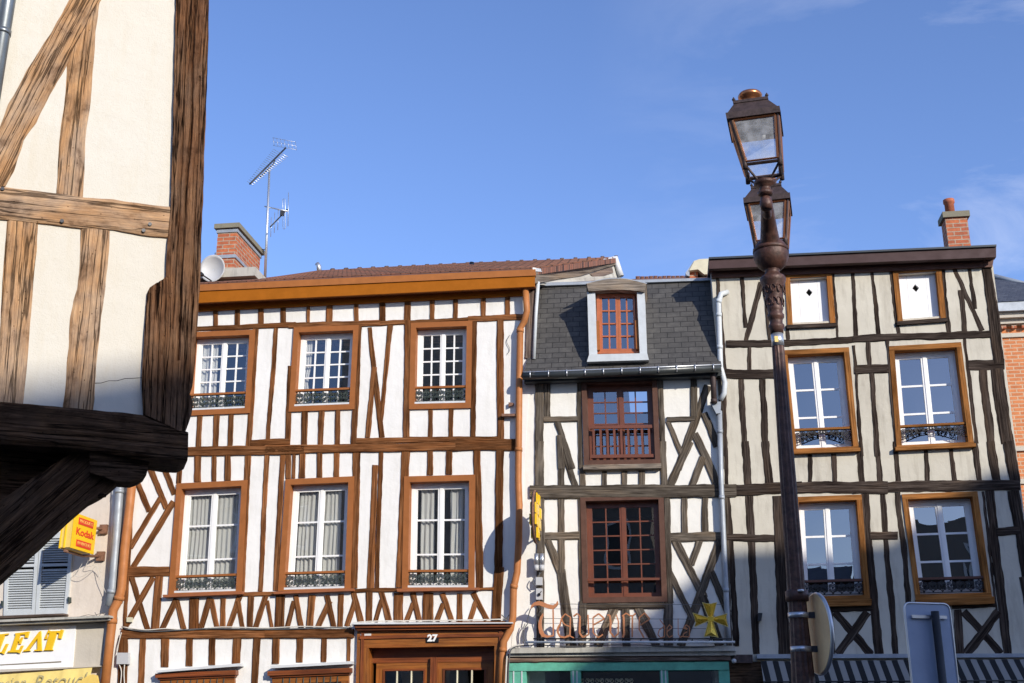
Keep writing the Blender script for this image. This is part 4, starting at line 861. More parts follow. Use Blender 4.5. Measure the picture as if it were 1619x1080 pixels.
# downpipes right of house B
pipe(HB, PP(PA, [(1126.5, 583), (1127.5, 600), (1129, 638)], .16), .042, M['lampd'], ((1, .9),))
mb = MB(); mb.pxpoly(PA, pxs(B1, (968, 765), (1020, 765), (1018, 820), (998, 822)), .02, .14); mb.build('rainwater_hopper', M['zinc'], HB)
pipe(HB, PP(PA, [(1137.5, 650), (1140, 760), (1144, 850), (1150.5, 990), (1152, 1012)], .09), .038, M['zinc'], ((0, .3), (1, .3), (2, .6)))
# ledge, beam and green front
mb = MB(); mb.pxquad(PA, [(807, 1024), (1161, 1021), (1163, 1029), (806, 1033)], -.05, .22); mb.build('stone_ledge', M['ledge'], HB)
mb = MB(); mb.pxquad(PA, [(806, 1030), (1163, 1028), (1164, 1036), (806, 1038)], -.05, .16); mb.build('stone_ledge', M['ledge'], HB)
beam(HB, 'front_beam', M['plumb'], PA, 805, 1041.5, 1155, 1039, 12.5, d=.12, back=-.05)
SF = MB(); SF.pxquad(PA, [(805, 1048), (1152, 1046), (1153, 1059), (805, 1061)], -.05, .09); sf = SF.build('shopfront', M['green'], HB)
zb = .42
def vq(x0, x1, y, dB, dF, mat, name, par, zbot=.42, y1=None):
    q0 = PA.uz(x0, y, dF); q1 = PA.uz(x1, y1 or y, dF); mb = MB(); mb.quad(PA, [(q0[0], q0[1]), (q1[0], q1[1]), (q1[0], zbot), (q0[0], zbot)], dB, dF); return mb.build(name, mat, par)
for x0, x1 in ((805, 832), (902, 918), (1043, 1056), (1136, 1153)): vq(x0, x1, 1058, -.04, .075, M['green'], 'pilaster', sf)
for x0, x1 in ((811, 813), (824, 826), (905, 907), (911, 913), (1045, 1047), (1051, 1053)): vq(x0, x1, 1060, .07, .085, M['louv'], 'pilaster_moulding', sf)
gb = MB(); q = [PA.uz(832, 1058, -.1), PA.uz(1136, 1056, -.1)]; gb.add([PA.W(q[0][0], q[0][1], -.1), PA.W(q[1][0], q[1][1], -.1), PA.W(q[1][0], .42, -.1), PA.W(q[0][0], .42, -.1)], [(0, 1, 2, 3)]); gb.build('shop_glass', M['gA'], sf, fix=False)
mb = MB()
for k in range(6):
    c0 = PA.uz(917+k*15.5, 1077, -.08); 
    for sg in (1, -1): mb.tube([PA.W(c0[0]+sg*x, c0[1]+y, -.08) for x, y in spiral((.03, 0), .035, 1.3, 2.6, -1)], .0025, 5); mb.tube([PA.W(c0[0]-sg*.05, c0[1]+.035, -.08), PA.W(c0[0]+sg*.05, c0[1]-.03, -.08)], .0025, 5)
mb.build('window_scrollwork', M['cream'], sf)
# floodlight canisters, boxes, wires on the left post
S5 = (800, 760, 3.857)
for x in (186, 219):
    mb = MB(); p, q = PA.P(S5[0]+x/S5[2], S5[1]+445/S5[2], .12), PA.P(S5[0]+x/S5[2], S5[1]+515/S5[2], .12); mb.tube([p, q], .034, 12); fl = mb.build('lamp_canister', M['alu'], HB)
    mb = MB(); q2 = PA.P(S5[0]+x/S5[2], S5[1]+548/S5[2], .12); mb.tube([q, q2], .036, 12); mb.build('canister_end', M['dish'], fl)
for pq, m_ in ((((182, 588), (220, 588), (220, 636), (182, 636)), 'dish'), (((183, 657), (221, 657), (221, 725), (183, 725)), 'dish')):
    mb = MB(); mb.pxquad(PA, pxs(S5, *pq), .03, .11); mb.build('junction_box', M[m_], HB)
mb = MB(); c0 = PA.P(*pxs(S5, (202, 695))[0], .118); mb.tube([c0, c0+PA.N*.012], .022, 10); mb.tube([c0, c0+PA.U*.035+Vector((0, 0, .05))], .005, 5); mb.build('switch', M['black'], HB)
for pts in ([(853, 905), (852, 912), (848, 916)], [(846, 911), (842, 920), (848, 928)], [(856, 901), (855, 906), (853, 908)], [(835, 985), (829, 995), (829, 1010), (834, 1018)], [(830, 986), (826, 1000), (828, 1018)], [(851, 948), (858, 960), (850, 975), (856, 1000)], [(845, 955), (838, 965), (833, 985)]):
    cable(HB, PA, pts, .10, .007, M['cable'])
cable(HB, PA, [(803, 1090), (805, 1045), (808, 1028), (818, 1022), (850, 1020), (900, 1022), (960, 1020), (1020, 1020), (1080, 1023), (1130, 1022)], .24, .008, M['cable'])
cable(HB, PA, [(799, 1090), (801, 1045), (803, 1030), (812, 1022), (828, 1019)], .15, .012, M['cablew'])

# ============================================================ HOUSE C: stone-cream, dark timbers, leaning right
C1 = (1100, 380, 3.177); C2 = (1350, 300, 2.7); C3 = (1120, 700, 2.842); C4 = (1350, 700, 2.842)
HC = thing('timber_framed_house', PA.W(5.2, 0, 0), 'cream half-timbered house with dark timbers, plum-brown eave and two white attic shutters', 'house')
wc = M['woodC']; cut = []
kc = dict(cas=M['casC'], sashm=M['white'], glm=M['gC'], cols=1, rows=3, mid=.67, st=.045, mun=.028, cwb=.06, deep=.13)
cut.append(window(HC, PA, [(1236, 554), (1342, 549), (1358, 712), (1252, 716)], .072, rail_t=.80, railm=M['casC'], iron=(M['ironk'], .955, 5, True), **kc))
cut.append(window(HC, PA, [(1405.5, 547.5), (1519.5, 541), (1540.5, 705), (1418, 711)], .072, rail_t=.80, railm=M['casC'], iron=(M['ironk'], .955, 5, True), **kc))
kc.update(cwb=.08)
cut.append(window(HC, PA, [(1254, 786), (1362, 782), (1376, 950), (1262, 953)], .072, rail_t=.84, railm=M['sofC'], iron=(M['ironk'], .99, 7, False), **kc))
cut.append(window(HC, PA, pxs(C4, (215, 232), (555, 218), (622, 700), (278, 708)), .072, rail_t=.84, railm=M['sofC'], iron=(M['ironk'], .99, 7, False), **kc))
def sillpx(pts, m_='casC'):
    mb = MB(); mb.pxquad(PA, pts, -.02, .10); mb.build('sill', M[m_], [c for c in HC.children if c.name.startswith('window')][-1])
wins = [c for c in HC.children if c.name.startswith('window')]
for w, pts in zip(wins, ([(1250, 711), (1360, 707.5), (1360.5, 713), (1250, 717.5)], [(1416, 706.5), (1543, 700.5), (1543.5, 706), (1416, 712)], [(1260, 950), (1378, 947), (1378, 957), (1260, 960)], [(1448, 948), (1572, 943), (1573, 954), (1450, 959)])):
    mb = MB(); mb.pxquad(PA, pts, -.02, .10); mb.build('sill', M['casC'], w)
# attic shutters
for k, (pq, iq, dia) in enumerate(((pxs(C1, (447, 168), (682, 155), (703, 430), (462, 440)), None, pxs(C1, (570, 262))[0]), (pxs(C2, (165, 338), (372, 325), (395, 560), (188, 575)), None, pxs(C2, (264, 420))[0]))):
    Q = [PA.uz(x, y, .03) for x, y in pq]; mb = MB(); inn = frame(mb, PA, Q, .075, .075, .075, .05, -.2, .034); sw = mb.build('hatch', M['casC'], HC)
    mb = MB(); W, H = dims(inn); dc = PA.uz(dia[0], dia[1], -.07); r_ = .062
    dm = [(dc[0], dc[1]+r_), (dc[0]+r_*.8, dc[1]), (dc[0], dc[1]-r_), (dc[0]-r_*.8, dc[1])]
    x0 = Vector(inn[0]).lerp(Vector(inn[1]), .5); x1 = Vector(inn[3]).lerp(Vector(inn[2]), .5)
    sh = plate('shutter', PA, [tuple(p) for p in inn], [dm], -.11, -.07, M['shut'], HC)
    sh.parent = sw
    mb = MB(); e = (x1-x0)
    for s in (.25, .5, .75):
        a_, b_ = Vector(inn[0]).lerp(Vector(inn[1]), s), Vector(inn[3]).lerp(Vector(inn[2]), s)
        if abs(s-.5) < .01: continue
        mb.tube([PA.W(a_[0], a_[1], -.0705), PA.W(b_[0], b_[1], -.0705)], .003, 4)
    mb.build('board_joint', M['greyw'], sw)
    mb = MB(); mb.quad(PA, sub(Q, -.02, .955, 1.02, 1.02), -.02, .06); mb.build('sill', M['woodC'], sw)
    cut.append(sub(Q, .1, .1, .9, .9))
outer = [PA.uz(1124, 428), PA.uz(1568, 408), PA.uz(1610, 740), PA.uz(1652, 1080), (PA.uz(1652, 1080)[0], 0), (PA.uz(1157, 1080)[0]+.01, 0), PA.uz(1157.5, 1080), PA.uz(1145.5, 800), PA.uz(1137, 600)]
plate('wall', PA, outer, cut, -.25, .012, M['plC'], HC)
zC = PA.uz(1340, 425)[1]
shell(HC, PA, PA.uz(1124, 430)[0]+.003, PA.uz(1568, 412)[0], zC, 4.5, [2.9, 5.3, 7.6], M['plC'], d=-.24)
kw = dict(amp=.012)
beams(HC, wc, PA, C1, [
 ('rail', 152, 523, 470, 515, 36), ('rail', 440, 515, 960, 491, 34), ('floor_beam', 152, 671, 420, 676, 48), ('rail', 803, 650, 960, 646, 44), ('post', 107, 180, 135, 520, 20), ('post', 135, 520, 152, 1085, 22),
 ('stud', 232, 185, 248, 440, 20, 24), ('brace', 334, 215, 252, 505, 28), ('stud', 344, 230, 372, 500, 18), ('stud', 458, 430, 466, 500, 20), ('stud', 686, 160, 712, 490, 16), ('stud', 783, 160, 804, 485, 18, 28), ('stud', 884, 155, 916, 478, 15, 22),
 ('stud', 268, 535, 270, 655, 20), ('stud', 864, 505, 873, 635, 22), ('stud', 227, 700, 248, 1085, 30), ('stud', 336, 700, 354, 1085, 34), ('stud', 792, 530, 832, 1085, 15), ('stud', 880, 665, 912, 1085, 22, 30)], **kw)
beams(HC, wc, PA, C2, [
 ('rail', -5, 641, 580, 616, 30), ('rail', 488, 750, 642, 748, 42), ('rail', 0, 769, 152, 766, 40), ('stud', 158, 340, 190, 625, 14, 20), ('stud', 380, 330, 404, 612, 16, 22), ('brace', 425, 330, 545, 605, 20, 26), ('stud', 455, 430, 473, 610, 22), ('stud', 492, 325, 518, 510, 16), ('post', 562, 318, 618, 740, 40, 46), ('stud', 579, 320, 622, 610, 14),
 ('stud', 62, 645, 66, 755, 18), ('stud', 140, 645, 176, 1085, 14), ('stud', 470, 635, 522, 1085, 18), ('stud', 550, 770, 582, 1085, 40), ('post', 604, 765, 648, 1085, 48), ('post', 628, 765, 674, 1085, 18), ('stud', 78, 785, 96, 1085, 22)], **kw)
beams(HC, wc, PA, C3, [
 ('floor_beam', 60, 215, 420, 205, 52), ('floor_beam', 390, 205, 805, 202, 52), ('stud', 165, -5, 180, 190, 34), ('stud', 255, -5, 273, 188, 36), ('stud', 455, 55, 458, 185, 20), ('stud', 564, 52, 570, 182, 22), ('stud', 678, 45, 690, 180, 24), ('stud', 755, -5, 770, 182, 24), ('post', 74, -5, 84, 190, 16),
 ('post', 86, 240, 124, 915, 22, 28), ('stud', 180, 240, 218, 950, 34), ('post', 312, 240, 342, 950, 52), ('rail', 84, 428, 296, 428, 34), ('stud', 706, 230, 768, 950, 24, 34), ('brace', 568, 760, 728, 950, 36), ('brace', 716, 762, 578, 950, 38), ('stud', 544, 760, 548, 950, 38), ('rail', 520, 750, 740, 742, 26)], **kw)
beams(HC, wc, PA, C4, [
 ('floor_beam', -5, 202, 745, 190, 48), ('stud', 28, -5, 38, 185, 20), ('stud', 105, -5, 118, 182, 22), ('stud', 188, -5, 200, 182, 24), ('stud', 324, 30, 335, 188, 20), ('stud', 438, 30, 449, 188, 20), ('stud', 545, -5, 566, 185, 26), ('stud', 612, -5, 643, 180, 40), ('post', 695, -5, 725, 180, 48),
 ('rail', 72, 418, 196, 416, 34), ('stud', 45, 230, 112, 950, 32, 44), ('stud', 128, 230, 186, 950, 30), ('stud', 196, 225, 250, 760, 28), ('stud', 606, 215, 690, 950, 44), ('stud', 580, 220, 640, 760, 14), ('post', 716, 215, 800, 720, 50), ('post', 770, 600, 860, 1085, 60), ('rail', 640, 400, 745, 397, 38), ('brace', 492, 758, 660, 948, 36), ('brace', 648, 758, 502, 948, 38), ('stud', 464, 750, 478, 950, 36), ('rail', 440, 735, 640, 725, 26), ('brace', -8, 860, 78, 955, 34)], **kw)
oc = .24
band(HC, PA, [(1120.5, 406.5), (1575.5, 386.5), (1575.5, 389.5), (1120.5, 409.5)], -.02, oc+.03, M['gut'], 'eave_capping')
band(HC, PA, [(1121, 409.5), (1575, 389.6), (1575, 406.5), (1121, 425)], oc-.10, oc, M['fasC'], 'fascia')
band(HC, PA, [(1124, 425), (1572, 405.5), (1569, 422), (1125, 439)], -.05, .06, M['sofC'], 'wall_plate_board')
mb = MB(); q = [PA.P(1121, 424.5, oc-.1)+Vector((0, 0, .03)), PA.P(1574.5, 406, oc-.1)+Vector((0, 0, .03)), PA.P(1574.5, 406, oc-.1), PA.P(1121, 424.5, oc-.1)]; mb.box(q+[p-PA.N*(oc-.03) for p in q]); mb.build('soffit', M['sofC'], HC)
mb = MB(); a_, b_ = PA.P(1120.5, 407, oc), PA.P(1575.5, 387, oc); mb.add([a_, b_, b_-PA.N*5+Vector((0, 0, .5)), a_-PA.N*5+Vector((0, 0, .5)), a_-PA.N*.1-Vector((0, 0, .05)), b_-PA.N*.1-Vector((0, 0, .05)), b_-PA.N*5+Vector((0, 0, .3)), a_-PA.N*5+Vector((0, 0, .3))], [(0, 1, 2, 3), (4, 5, 6, 7), (0, 3, 7, 4), (1, 2, 6, 5)]); rC = mb.build('roof', M['slate2'], HC)
mb = MB(); mb.tube(PP(PA, [(1126, 441), (1131, 500), (1136, 572)], -.2), .03, 6); mb.build('flashing', M['zinc'], HC)
chC = chimney(rC, PA, 1494, 1529, None, 343, 396, -1.6, M['brickA'], (), (.09, .04), dep=.3)
mb = MB(); c_ = (chC[1]+chC[2])/2+chC[3]*.3; c_.z = chC[4]+.08; mb.lathe([(0, .075), (.2, .075), (.21, .09), (.27, .09), (.27, .06)], 14, c_-PA.U*.06); mb.build('chimney_pot', M['terra'], chC[0])
pipe(HC, PP(PA, [(1150, 462, .02), (1140, 465, .10), (1136, 478), (1139, 580), (1146, 605), (1145, 622), (1139, 632)], .11), .040, M['zincW'], ((1, .9), (2, .7), (2, .2)))
# grey rail over the awning
mb = MB(); mb.pxquad(PA, [(1196, 1034.5), (1655, 1033), (1656, 1039), (1197, 1041)], .0, .16); mb.build('lead_flashing', M['zinc'], HC)
mb = MB(); mb.pxquad(PA, [(1150, 1046), (1212, 1046), (1212, 1085), (1152, 1085)], .0, .06); mb.build('shop_panel', M['woodFd'], HC)
mb = MB(); mb.pxquad(PA, [(1160, 1035), (1190, 1035), (1190, 1048), (1160, 1048)], .0, .12); mb.build('junction_box', M['lampd'], HC)
mb = MB(); p = PA.P(1160.5, 1045, .2); mb.lathe([(-.03, .01), (-.02, .028), (0, .034), (.02, .028), (.03, .01)], 10, p); mb.build('wall_lamp', M['dish'], HC)
mb = MB(); mb.pxquad(PA, pxs(C3, (224, 765), (243, 765), (238, 800), (222, 800)), .02, .12); mb.build('junction_box', M['black'], HC)
# ============================================================ SHOP BUILDING at the left
S1 = (0, 780, 3.6); S9 = (0, 960, 8.994)
HS = thing('shop_building', PA.W(-9.5, 0, 0), 'pinkish rendered building with pale louvred shutters above a white shop fascia, at the far left', 'building')
uS0, uS1 = PA.uz(-260, 900)[0], PA.uz(196, 800)[0]-.16
shq = [PA.uz(x, y) for x, y in pxs(S1, (20, 300), (410, 285), (375, 690), (15, 700))]; shq[0][1] = shq[1][1] = PA.uz(60, 842)[1]
outer = [(uS0, 8.2), (PA.uz(195, 700)[0]-.03, 8.2), (PA.uz(183, 960)[0]-.05, PA.uz(183, 960)[1]), (PA.uz(176, 1080)[0]-.05, 0), (uS0, 0)]
plate('wall', PA, outer, [shq], -.35, -.06, M['plS'], HS)
shell(HS, PA, uS0, PA.uz(196, 800)[0]-.1, 8.1, 4.5, [3.0, 5.6], M['plS'], d=-.36)
mb = MB(); mb.quad(PA, [(uS0-.2, 8.35), (PA.uz(195, 700)[0], 8.35), (PA.uz(195, 700)[0], 8.2), (uS0-.2, 8.2)], -5, .15); mb.build('roof', M['slate2'], HS)
# louvred shutters
W_, H_ = dims(shq)
for k in range(2):
    q = sub(shq, .0 if k == 0 else .505, 0, .495 if k == 0 else 1, 1); mb = MB(); P_ = frame(mb, PA, q, .055, .09, .055, .09, -.09, -.02); W, H = dims(P_); mb.quad(PA, sub(P_, 0, .36, 1, .40), -.088, -.022)
    sh = mb.build('shutter', M['louv'], HS); mb = MB(); nsl = 30
    for i in range(nsl):
        t = (i+.5)/nsl
        if .34 < t < .42: continue
        a_, b_ = sub(P_, 0, t, 1, t)[0], sub(P_, 1, t, 1, t)[0]
        mb.add([PA.W(a_[0], a_[1]+.022, -.075), PA.W(b_[0], b_[1]+.022, -.075), PA.W(b_[0], b_[1]-.016, -.028), PA.W(a_[0], a_[1]-.016, -.028), PA.W(a_[0], a_[1]+.016, -.080), PA.W(b_[0], b_[1]+.016, -.080), PA.W(b_[0], b_[1]-.022, -.034), PA.W(a_[0], a_[1]-.022, -.034)], [(0, 1, 2, 3), (4, 5, 6, 7), (0, 3, 7, 4), (1, 2, 6, 5), (3, 2, 6, 7), (0, 1, 5, 4)])
    mb.build('louvres', M['louv'], sh)
mb = MB(); mb.quad(PA, sub(shq, -.03, -.02, 1.03, 1.02), -.34, -.30); mb.build('window_back', M['dark'], HS)
for x, y in ((388, 608), (8, 630)): mb = MB(); mb.pxquad(PA, pxs(S1, (x-4, y-18), (x+4, y-18), (x+4, y+12), (x-4, y+12)), -.06, .02); mb.build('shutter_hinge', M['iron'], HS)
band(HS, PA, pxs(S1, (-60, 722), (620, 694), (622, 706), (-60, 735)), -.05, .28, M['ledge'], 'cornice')
band(HS, PA, pxs(S1, (-60, 735), (622, 706), (620, 722), (-60, 752)), -.05, .22, M['ledge'], 'cornice_moulding')
band(HS, PA, pxs(S9, (-200, 130), (900, 88), (905, 110), (-200, 172)), -.05, .10, M['plumb'], 'window_ledge')
band(HS, PA, pxs(S9, (-200, 270), (1490, 225), (1455, 838), (-200, 905)), -.06, .03, M['stoneW'], 'fascia_backing')
band(HS, PA, pxs(S9, (-200, 278), (1080, 262), (1030, 848), (-200, 893)), .03, .05, M['shut'], 'fascia_board')
LT = {'t_letter': [(685, 325), (715, 340), (850, 335), (868, 318), (897, 325), (862, 448), (825, 442), (840, 372), (800, 362), (735, 590), (748, 612), (612, 614), (640, 592), (705, 365), (665, 380), (655, 455), (628, 450)],
 'a_letter': [(575, 338), (584, 602), (592, 620), (482, 624), (490, 606), (530, 600), (532, 440), (410, 603), (425, 622), (322, 630), (338, 608), (362, 602), (548, 355)],
 'e_letter': [(208, 372), (412, 345), (384, 435), (348, 432), (358, 388), (282, 390), (258, 462), (288, 460), (296, 430), (318, 428), (285, 522), (266, 520), (274, 490), (248, 490), (208, 608), (270, 604), (296, 548), (326, 545), (272, 656), (246, 642), (100, 643), (115, 622), (150, 615), (222, 396)],
 'l_letter': [(-60, 390), (118, 372), (106, 392), (62, 400), (-25, 636), (22, 634), (80, 522), (110, 520), (46, 668), (20, 650), (-160, 660), (-120, 635), (-90, 630), (-20, 405)]}
for nm, pts in LT.items():
    mb = MB(); mb.pxpoly(PA, pxs(S9, *pts), .05, .085); mb.build(nm, M['lets'], HS)
    mb = MB(); mb.pxpoly(PA, pxs(S9, *[(x+8, y+9) for x, y in pts]), .05, .062); mb.build('letter_shade', M['letsh'], HS)
band(HS, PA, pxs(S9, (-200, 826), (870, 768), (868, 784), (-200, 838)), .05, .056, M['letsh'], 'fascia_line')
band(HS, PA, pxs(S9, (-200, 895), (1440, 832), (1440, 845), (-200, 935)), -.05, .10, M['stoneW'], 'fascia_ledge')
band(HS, PA, pxs(S9, (1430, 845), (1490, 840), (1462, 1300), (1400, 1300)), -.05, .06, M['zincW'], 'door_post')
band(HS, PA, pxs(S9, (1490, 225), (1545, 165), (1460, 1300), (1400, 1300)), -.05, .03, M['zincW'], 'pilaster')
pipe(HS, PP(PA, [(194, 690), (190, 765), (184, 850), (178, 930), (172, 958)], .07), .062, M['zinc'], ((1, .15), (3, .2)))
for pts in ([(120, 872), (133, 880), (126, 898), (116, 908), (128, 912), (142, 904), (152, 896), (160, 905)], [(142, 883), (136, 896), (152, 895), (158, 915), (168, 940), (170, 960)], [(185, 960), (178, 968), (160, 970), (148, 973), (140, 972)], [(188, 955), (180, 962), (170, 974), (150, 976)], [(186, 850), (184, 900), (188, 930), (182, 960)], [(60, 986), (100, 980), (140, 972)], [(150, 968), (155, 975), (162, 968), (168, 975), (178, 966)]):
    cable(HS, PA, pts, .05, .004, M['cablew'] if pts[0][0] in (120, 142) else M['cable'])
# yellow canvas banner
BN = MB(); pts0 = [(-12, 1067.5), (20, 1066), (60, 1064), (90, 1062), (120, 1058.5), (146, 1057)]
vs_, uv_, fs = [], [], []
nb = 60
def bt_(i): x = -12+158*i/nb; return x, 1067.5-(x+12)*.068 - (1.2 if x > 100 else 0)
qs = []
for i in range(nb+1):
    x, y = bt_(i); top = PA.uz(x, y, .14); bx = x-14; 
    for j in range(6):
        t = j/5; p = PA.uz(x-3.2*t, y, .14); z = top[1]-.55*t; w = .02*math.sin(i*.45+t*1.5)*(.1+t)+.006*nz1(i*.3, t, 0)
        vs_.append(PA.W(p[0], z, .14+w+.05*t))
for i in range(nb):
    for j in range(5): fs.append((i*6+j, (i+1)*6+j, (i+1)*6+j+1, i*6+j+1))
BN.add(vs_, fs, None, True); bo = BN.build('canvas_banner', M['banner'], None, off=PA.P(60, 1070, .14), fix=False)
tag(bo, 'yellow canvas banner with faded grey lettering, hung under the white shop fascia', 'banner')
for body, px0, py0, sz, fw in (('nsion', 18, 1081, .24, .44), ('Retouche', 104, 1076.5, .27, .98)):
    X = (PA.P(px0+20, py0-1.3, .2)-PA.P(px0, py0, .2)); text_mesh(body, sz, .002, M['bantxt'], 'banner_lettering', bo, PA.P(px0, py0, .195), X, Vector((0, 0, 1)), shear=.25, bold=-.002, fitw=fw)
mb = MB(); mb.pxpoly(PA, [(126, 1078), (136, 1070), (146, 1066), (153, 1068), (156, 1084), (140, 1082), (134, 1090), (124, 1090)], .19, .23); mb.build('folded_corner', M['yel2'], bo)

# ------------------------------------------------------------ box sign on brackets
uK = PA.uz(151, 850, .1)[0]; kz1 = PA.uz(151, 824.5, .1)[1]; kz0 = PA.uz(151, 875.5, .1)[1]
pk = along(PA.W(uK, kz0, .1), 113.5, .01, 1); dK = (pk-PA.O).dot(PA.N); dK = min(dK, .9)
KS = thing('box_sign', PA.W(uK-.1, kz0, .4), 'small yellow and red box sign on two rusty brackets beside the louvred shutters', 'sign')
tK = .20
mb = MB(); mb.quad(PA, [(uK-tK+.02, kz1), (uK-.02, kz1), (uK-.02, kz0), (uK-tK+.02, kz0)], .11, dK-.01); mb.build('sign_box', M['yel2'], KS)
for du in (0, -tK+.02):
    mb = MB(); mb.quad(PA, [(uK-.02+du, kz1+.012), (uK+du, kz1+.012), (uK+du, kz0-.012), (uK-.02+du, kz0-.012)], .10, dK); mb.build('sign_face', M['yel'], KS)
mb = MB(); mb.quad(PA, [(uK-tK+.07, kz1+.008), (uK-tK+.09, kz1+.008), (uK-tK+.09, kz0-.008), (uK-tK+.07, kz0-.008)], dK-.01, dK+.006); mb.build('sign_rib', M['yel'], KS)
PK = Plane(PA.W(uK, 0, 0), 0); PK.U = -PA.N; PK.N = PA.U     # the visible cheek of the box: runs towards the wall
kc0, kw_ = -(dK+.1)/2, dK-.1; kh = kz1-kz0; kzc = (kz0+kz1)/2
for zc, s in ((kzc+kh*.33, 'PRODUITS'), (kzc-kh*.33, 'EN VENTE ICI')):
    mb = MB(); mb.quad(PK, [(kc0-kw_*.33, zc+kh*.10), (kc0+kw_*.33, zc+kh*.10), (kc0+kw_*.33, zc-kh*.10), (kc0-kw_*.33, zc-kh*.10)], 0.0, .006); mb.build('red_panel', M['red'], KS)
    text_mesh(s, .07, .002, M['yel2'], 'sign_lettering', KS, PK.W(kc0, zc, .008), PK.U, Vector((0, 0, 1)), bold=-.0008, fitw=kw_*.56)
text_mesh('Kodak', kh*.30, .002, M['red'], 'sign_lettering', KS, PK.W(kc0, kzc, .004), PK.U, Vector((0, 0, 1)), bold=.003, fitw=kw_*.80)
for z in (kz1-.10, kz0-.02):
    mb = MB(); mb.cube(PA.W(uK+.05, z, -.03), .12, .05, .14, R(-8)); mb.build('bracket_plate', M['rust'], KS)
    mb = MB(); mb.tube([PA.W(uK+.04, z, -.05), PA.W(uK-.04, z, .16)] if z > kzc else [PA.W(uK+.04, z, -.05), PA.W(uK-.1, z-.03, .25), PA.W(uK-.1, z-.03, dK)], .022, 8); mb.build('bracket_arm', M['rust'], KS)

# ============================================================ BRICK BUILDING behind at the right
HR = thing('brick_building', PA.W(10.2, 0, -6), 'orange brick building with slate roof and pale stone cornice at the right edge', 'building')
DR_ = -6.0
def rq(pts, d0, d1, m_, nm, par=HR): mb = MB(); mb.pxquad(PA, pts, d0, d1); return mb.build(nm, M[m_], par)
u0, u1 = PA.uz(1530, 700, DR_)[0], PA.uz(1800, 700, DR_)[0]
zt = PA.uz(1600, 515, DR_)[1]
mb = MB(); mb.poly(PA, [(u0, zt), (u1, zt), (u1, 0), (u0, 0)], DR_-6, DR_); mb.build('wall', M['brickR'], HR)
def rz(z0, z1, d, m_, nm, par=HR): mb = MB(); mb.quad(PA, [(u0-.1, z1), (u1+.1, z1), (u1+.1, z0), (u0-.1, z0)], DR_-.1, DR_+d); return mb.build(nm, M[m_], par)
zz = lambda y: PA.uz(1597, y, DR_)[1]
rz(zz(500), zz(486), .34, 'zinc', 'gutter'); rz(zz(508), zz(500.3), .24, 'stoneW', 'cornice'); rz(zz(515), zz(508.3), .14, 'stoneW', 'cornice_moulding')
rz(zz(534), zz(528), .04, 'stoneW', 'string_course'); rz(zz(714), zz(707), .05, 'stoneW', 'string_course'); rz(zz(766), zz(758), .04, 'stoneW', 'string_course')
for k in range(26):
    u = u0+.12+k*.19; mb = MB(); z = zz(519); mb.quad(PA, [(u, z+.03), (u+.09, z+.03), (u+.09, z-.03), (u, z-.03)], DR_, DR_+.10); mb.build('dentil', M['brickA'], HR)
mb = MB(); e0, e1 = PA.W(u0-.2, zz(486), DR_+.36), PA.W(u1+.2, zz(486), DR_+.36); pk0 = PA.P(1572, 437, DR_-.9); r0, r1 = PA.W(u0-.2, pk0.z, DR_-1.2), PA.W(u0+2.2, pk0.z-.1, DR_-3.0)
hipz = PA.P(1572, 437, DR_-1.5).z
a_, b_ = PA.P(1565, 435, DR_-1.6), PA.P(1640, 454, DR_-1.6)
mb.add([e0, e1, PA.P(1800, 486, DR_-1.6)+Vector((0, 0, -.2)), b_, a_, PA.P(1520, 435, DR_-1.6)], [(0, 1, 2, 3, 4, 5)], [(0, 0), (6, 0), (6, 1), (3, 2), (1, 2.5), (0, 2.5)]); mb.add([PA.P(1520, 435, DR_-1.6), a_, b_, PA.P(1800, 486, DR_-1.6)+Vector((0, 0, -.2)), PA.W(u1, zz(486), DR_-6), PA.W(u0, zz(486), DR_-6)], [(0, 1, 2, 3, 4, 5)], [(0, 0)]*6)
mb.build('roof', M['slate2'], HR)
mb = MB(); mb.tube([a_, b_, PA.P(1800, 486, DR_-1.6)], .05, 6); mb.build('hip_flashing', M['zinc'], HR)

# ============================================================ NEAR HOUSE (upper left)
HF = thing('timber_framed_house', (-4.2, 9.0, 0), 'near cream house corner with a thick weathered oak post, jettied over a dark curved bracket', 'house')
F1 = (0, 0, 3.0); F2 = (0, 340, 2.842)
zsill = PF.uz(150, 700)[1]; zb0 = PF.uz(150, 655)[1]
uc = PF.uz(300, 560)[0]
mb = MB(); mb.quad(PF, [(PF.uz(-500, 400)[0], 12.2), (PF.uz(292, 400)[0], 12.2), (PF.uz(292, 400)[0], zb0), (PF.uz(-500, 400)[0], zb0)], -.30, 0.0); mb.build('wall', M['plF'], HF)
sdv = Vector((-1.3, 1, 0)).normalized(); c0 = PF.W(PF.uz(300, 400)[0]-.12, 0, -.3)
def vbox(p, q, th, z0, z1, mat, nm):
    n = (q-p).cross(Vector((0, 0, 1))).normalized()*th; mb = MB(); Z0, Z1 = Vector((0, 0, z0)), Vector((0, 0, z1))
    mb.box([p+Z1, q+Z1, q+Z0, p+Z0, p+n+Z1, q+n+Z1, q+n+Z0, p+n+Z0]); return mb.build(nm, mat, HF)
vbox(c0, c0+sdv*4, -.2, zb0-.1, 12.2, M['plF'], 'side_wall')
# soffit boards under the jetty
L0 = PF.W(PF.uz(-500, 400)[0], 0, -.05); C0 = PF.W(PF.uz(292, 700)[0], 0, -.05)
pts = [L0, C0, c0+sdv*3.6, L0+Vector((0, 3, 0))]; zs = zb0-.02
mb = MB(); mb.add([p+Vector((0, 0, zs-p.z)) for p in pts]+[p+Vector((0, 0, zs+.06-p.z)) for p in pts], [(0, 1, 2, 3), (7, 6, 5, 4), (0, 4, 5, 1), (1, 5, 6, 2), (2, 6, 7, 3), (3, 7, 4, 0)]); mb.build('jetty_soffit', M['woodFd'], HF)
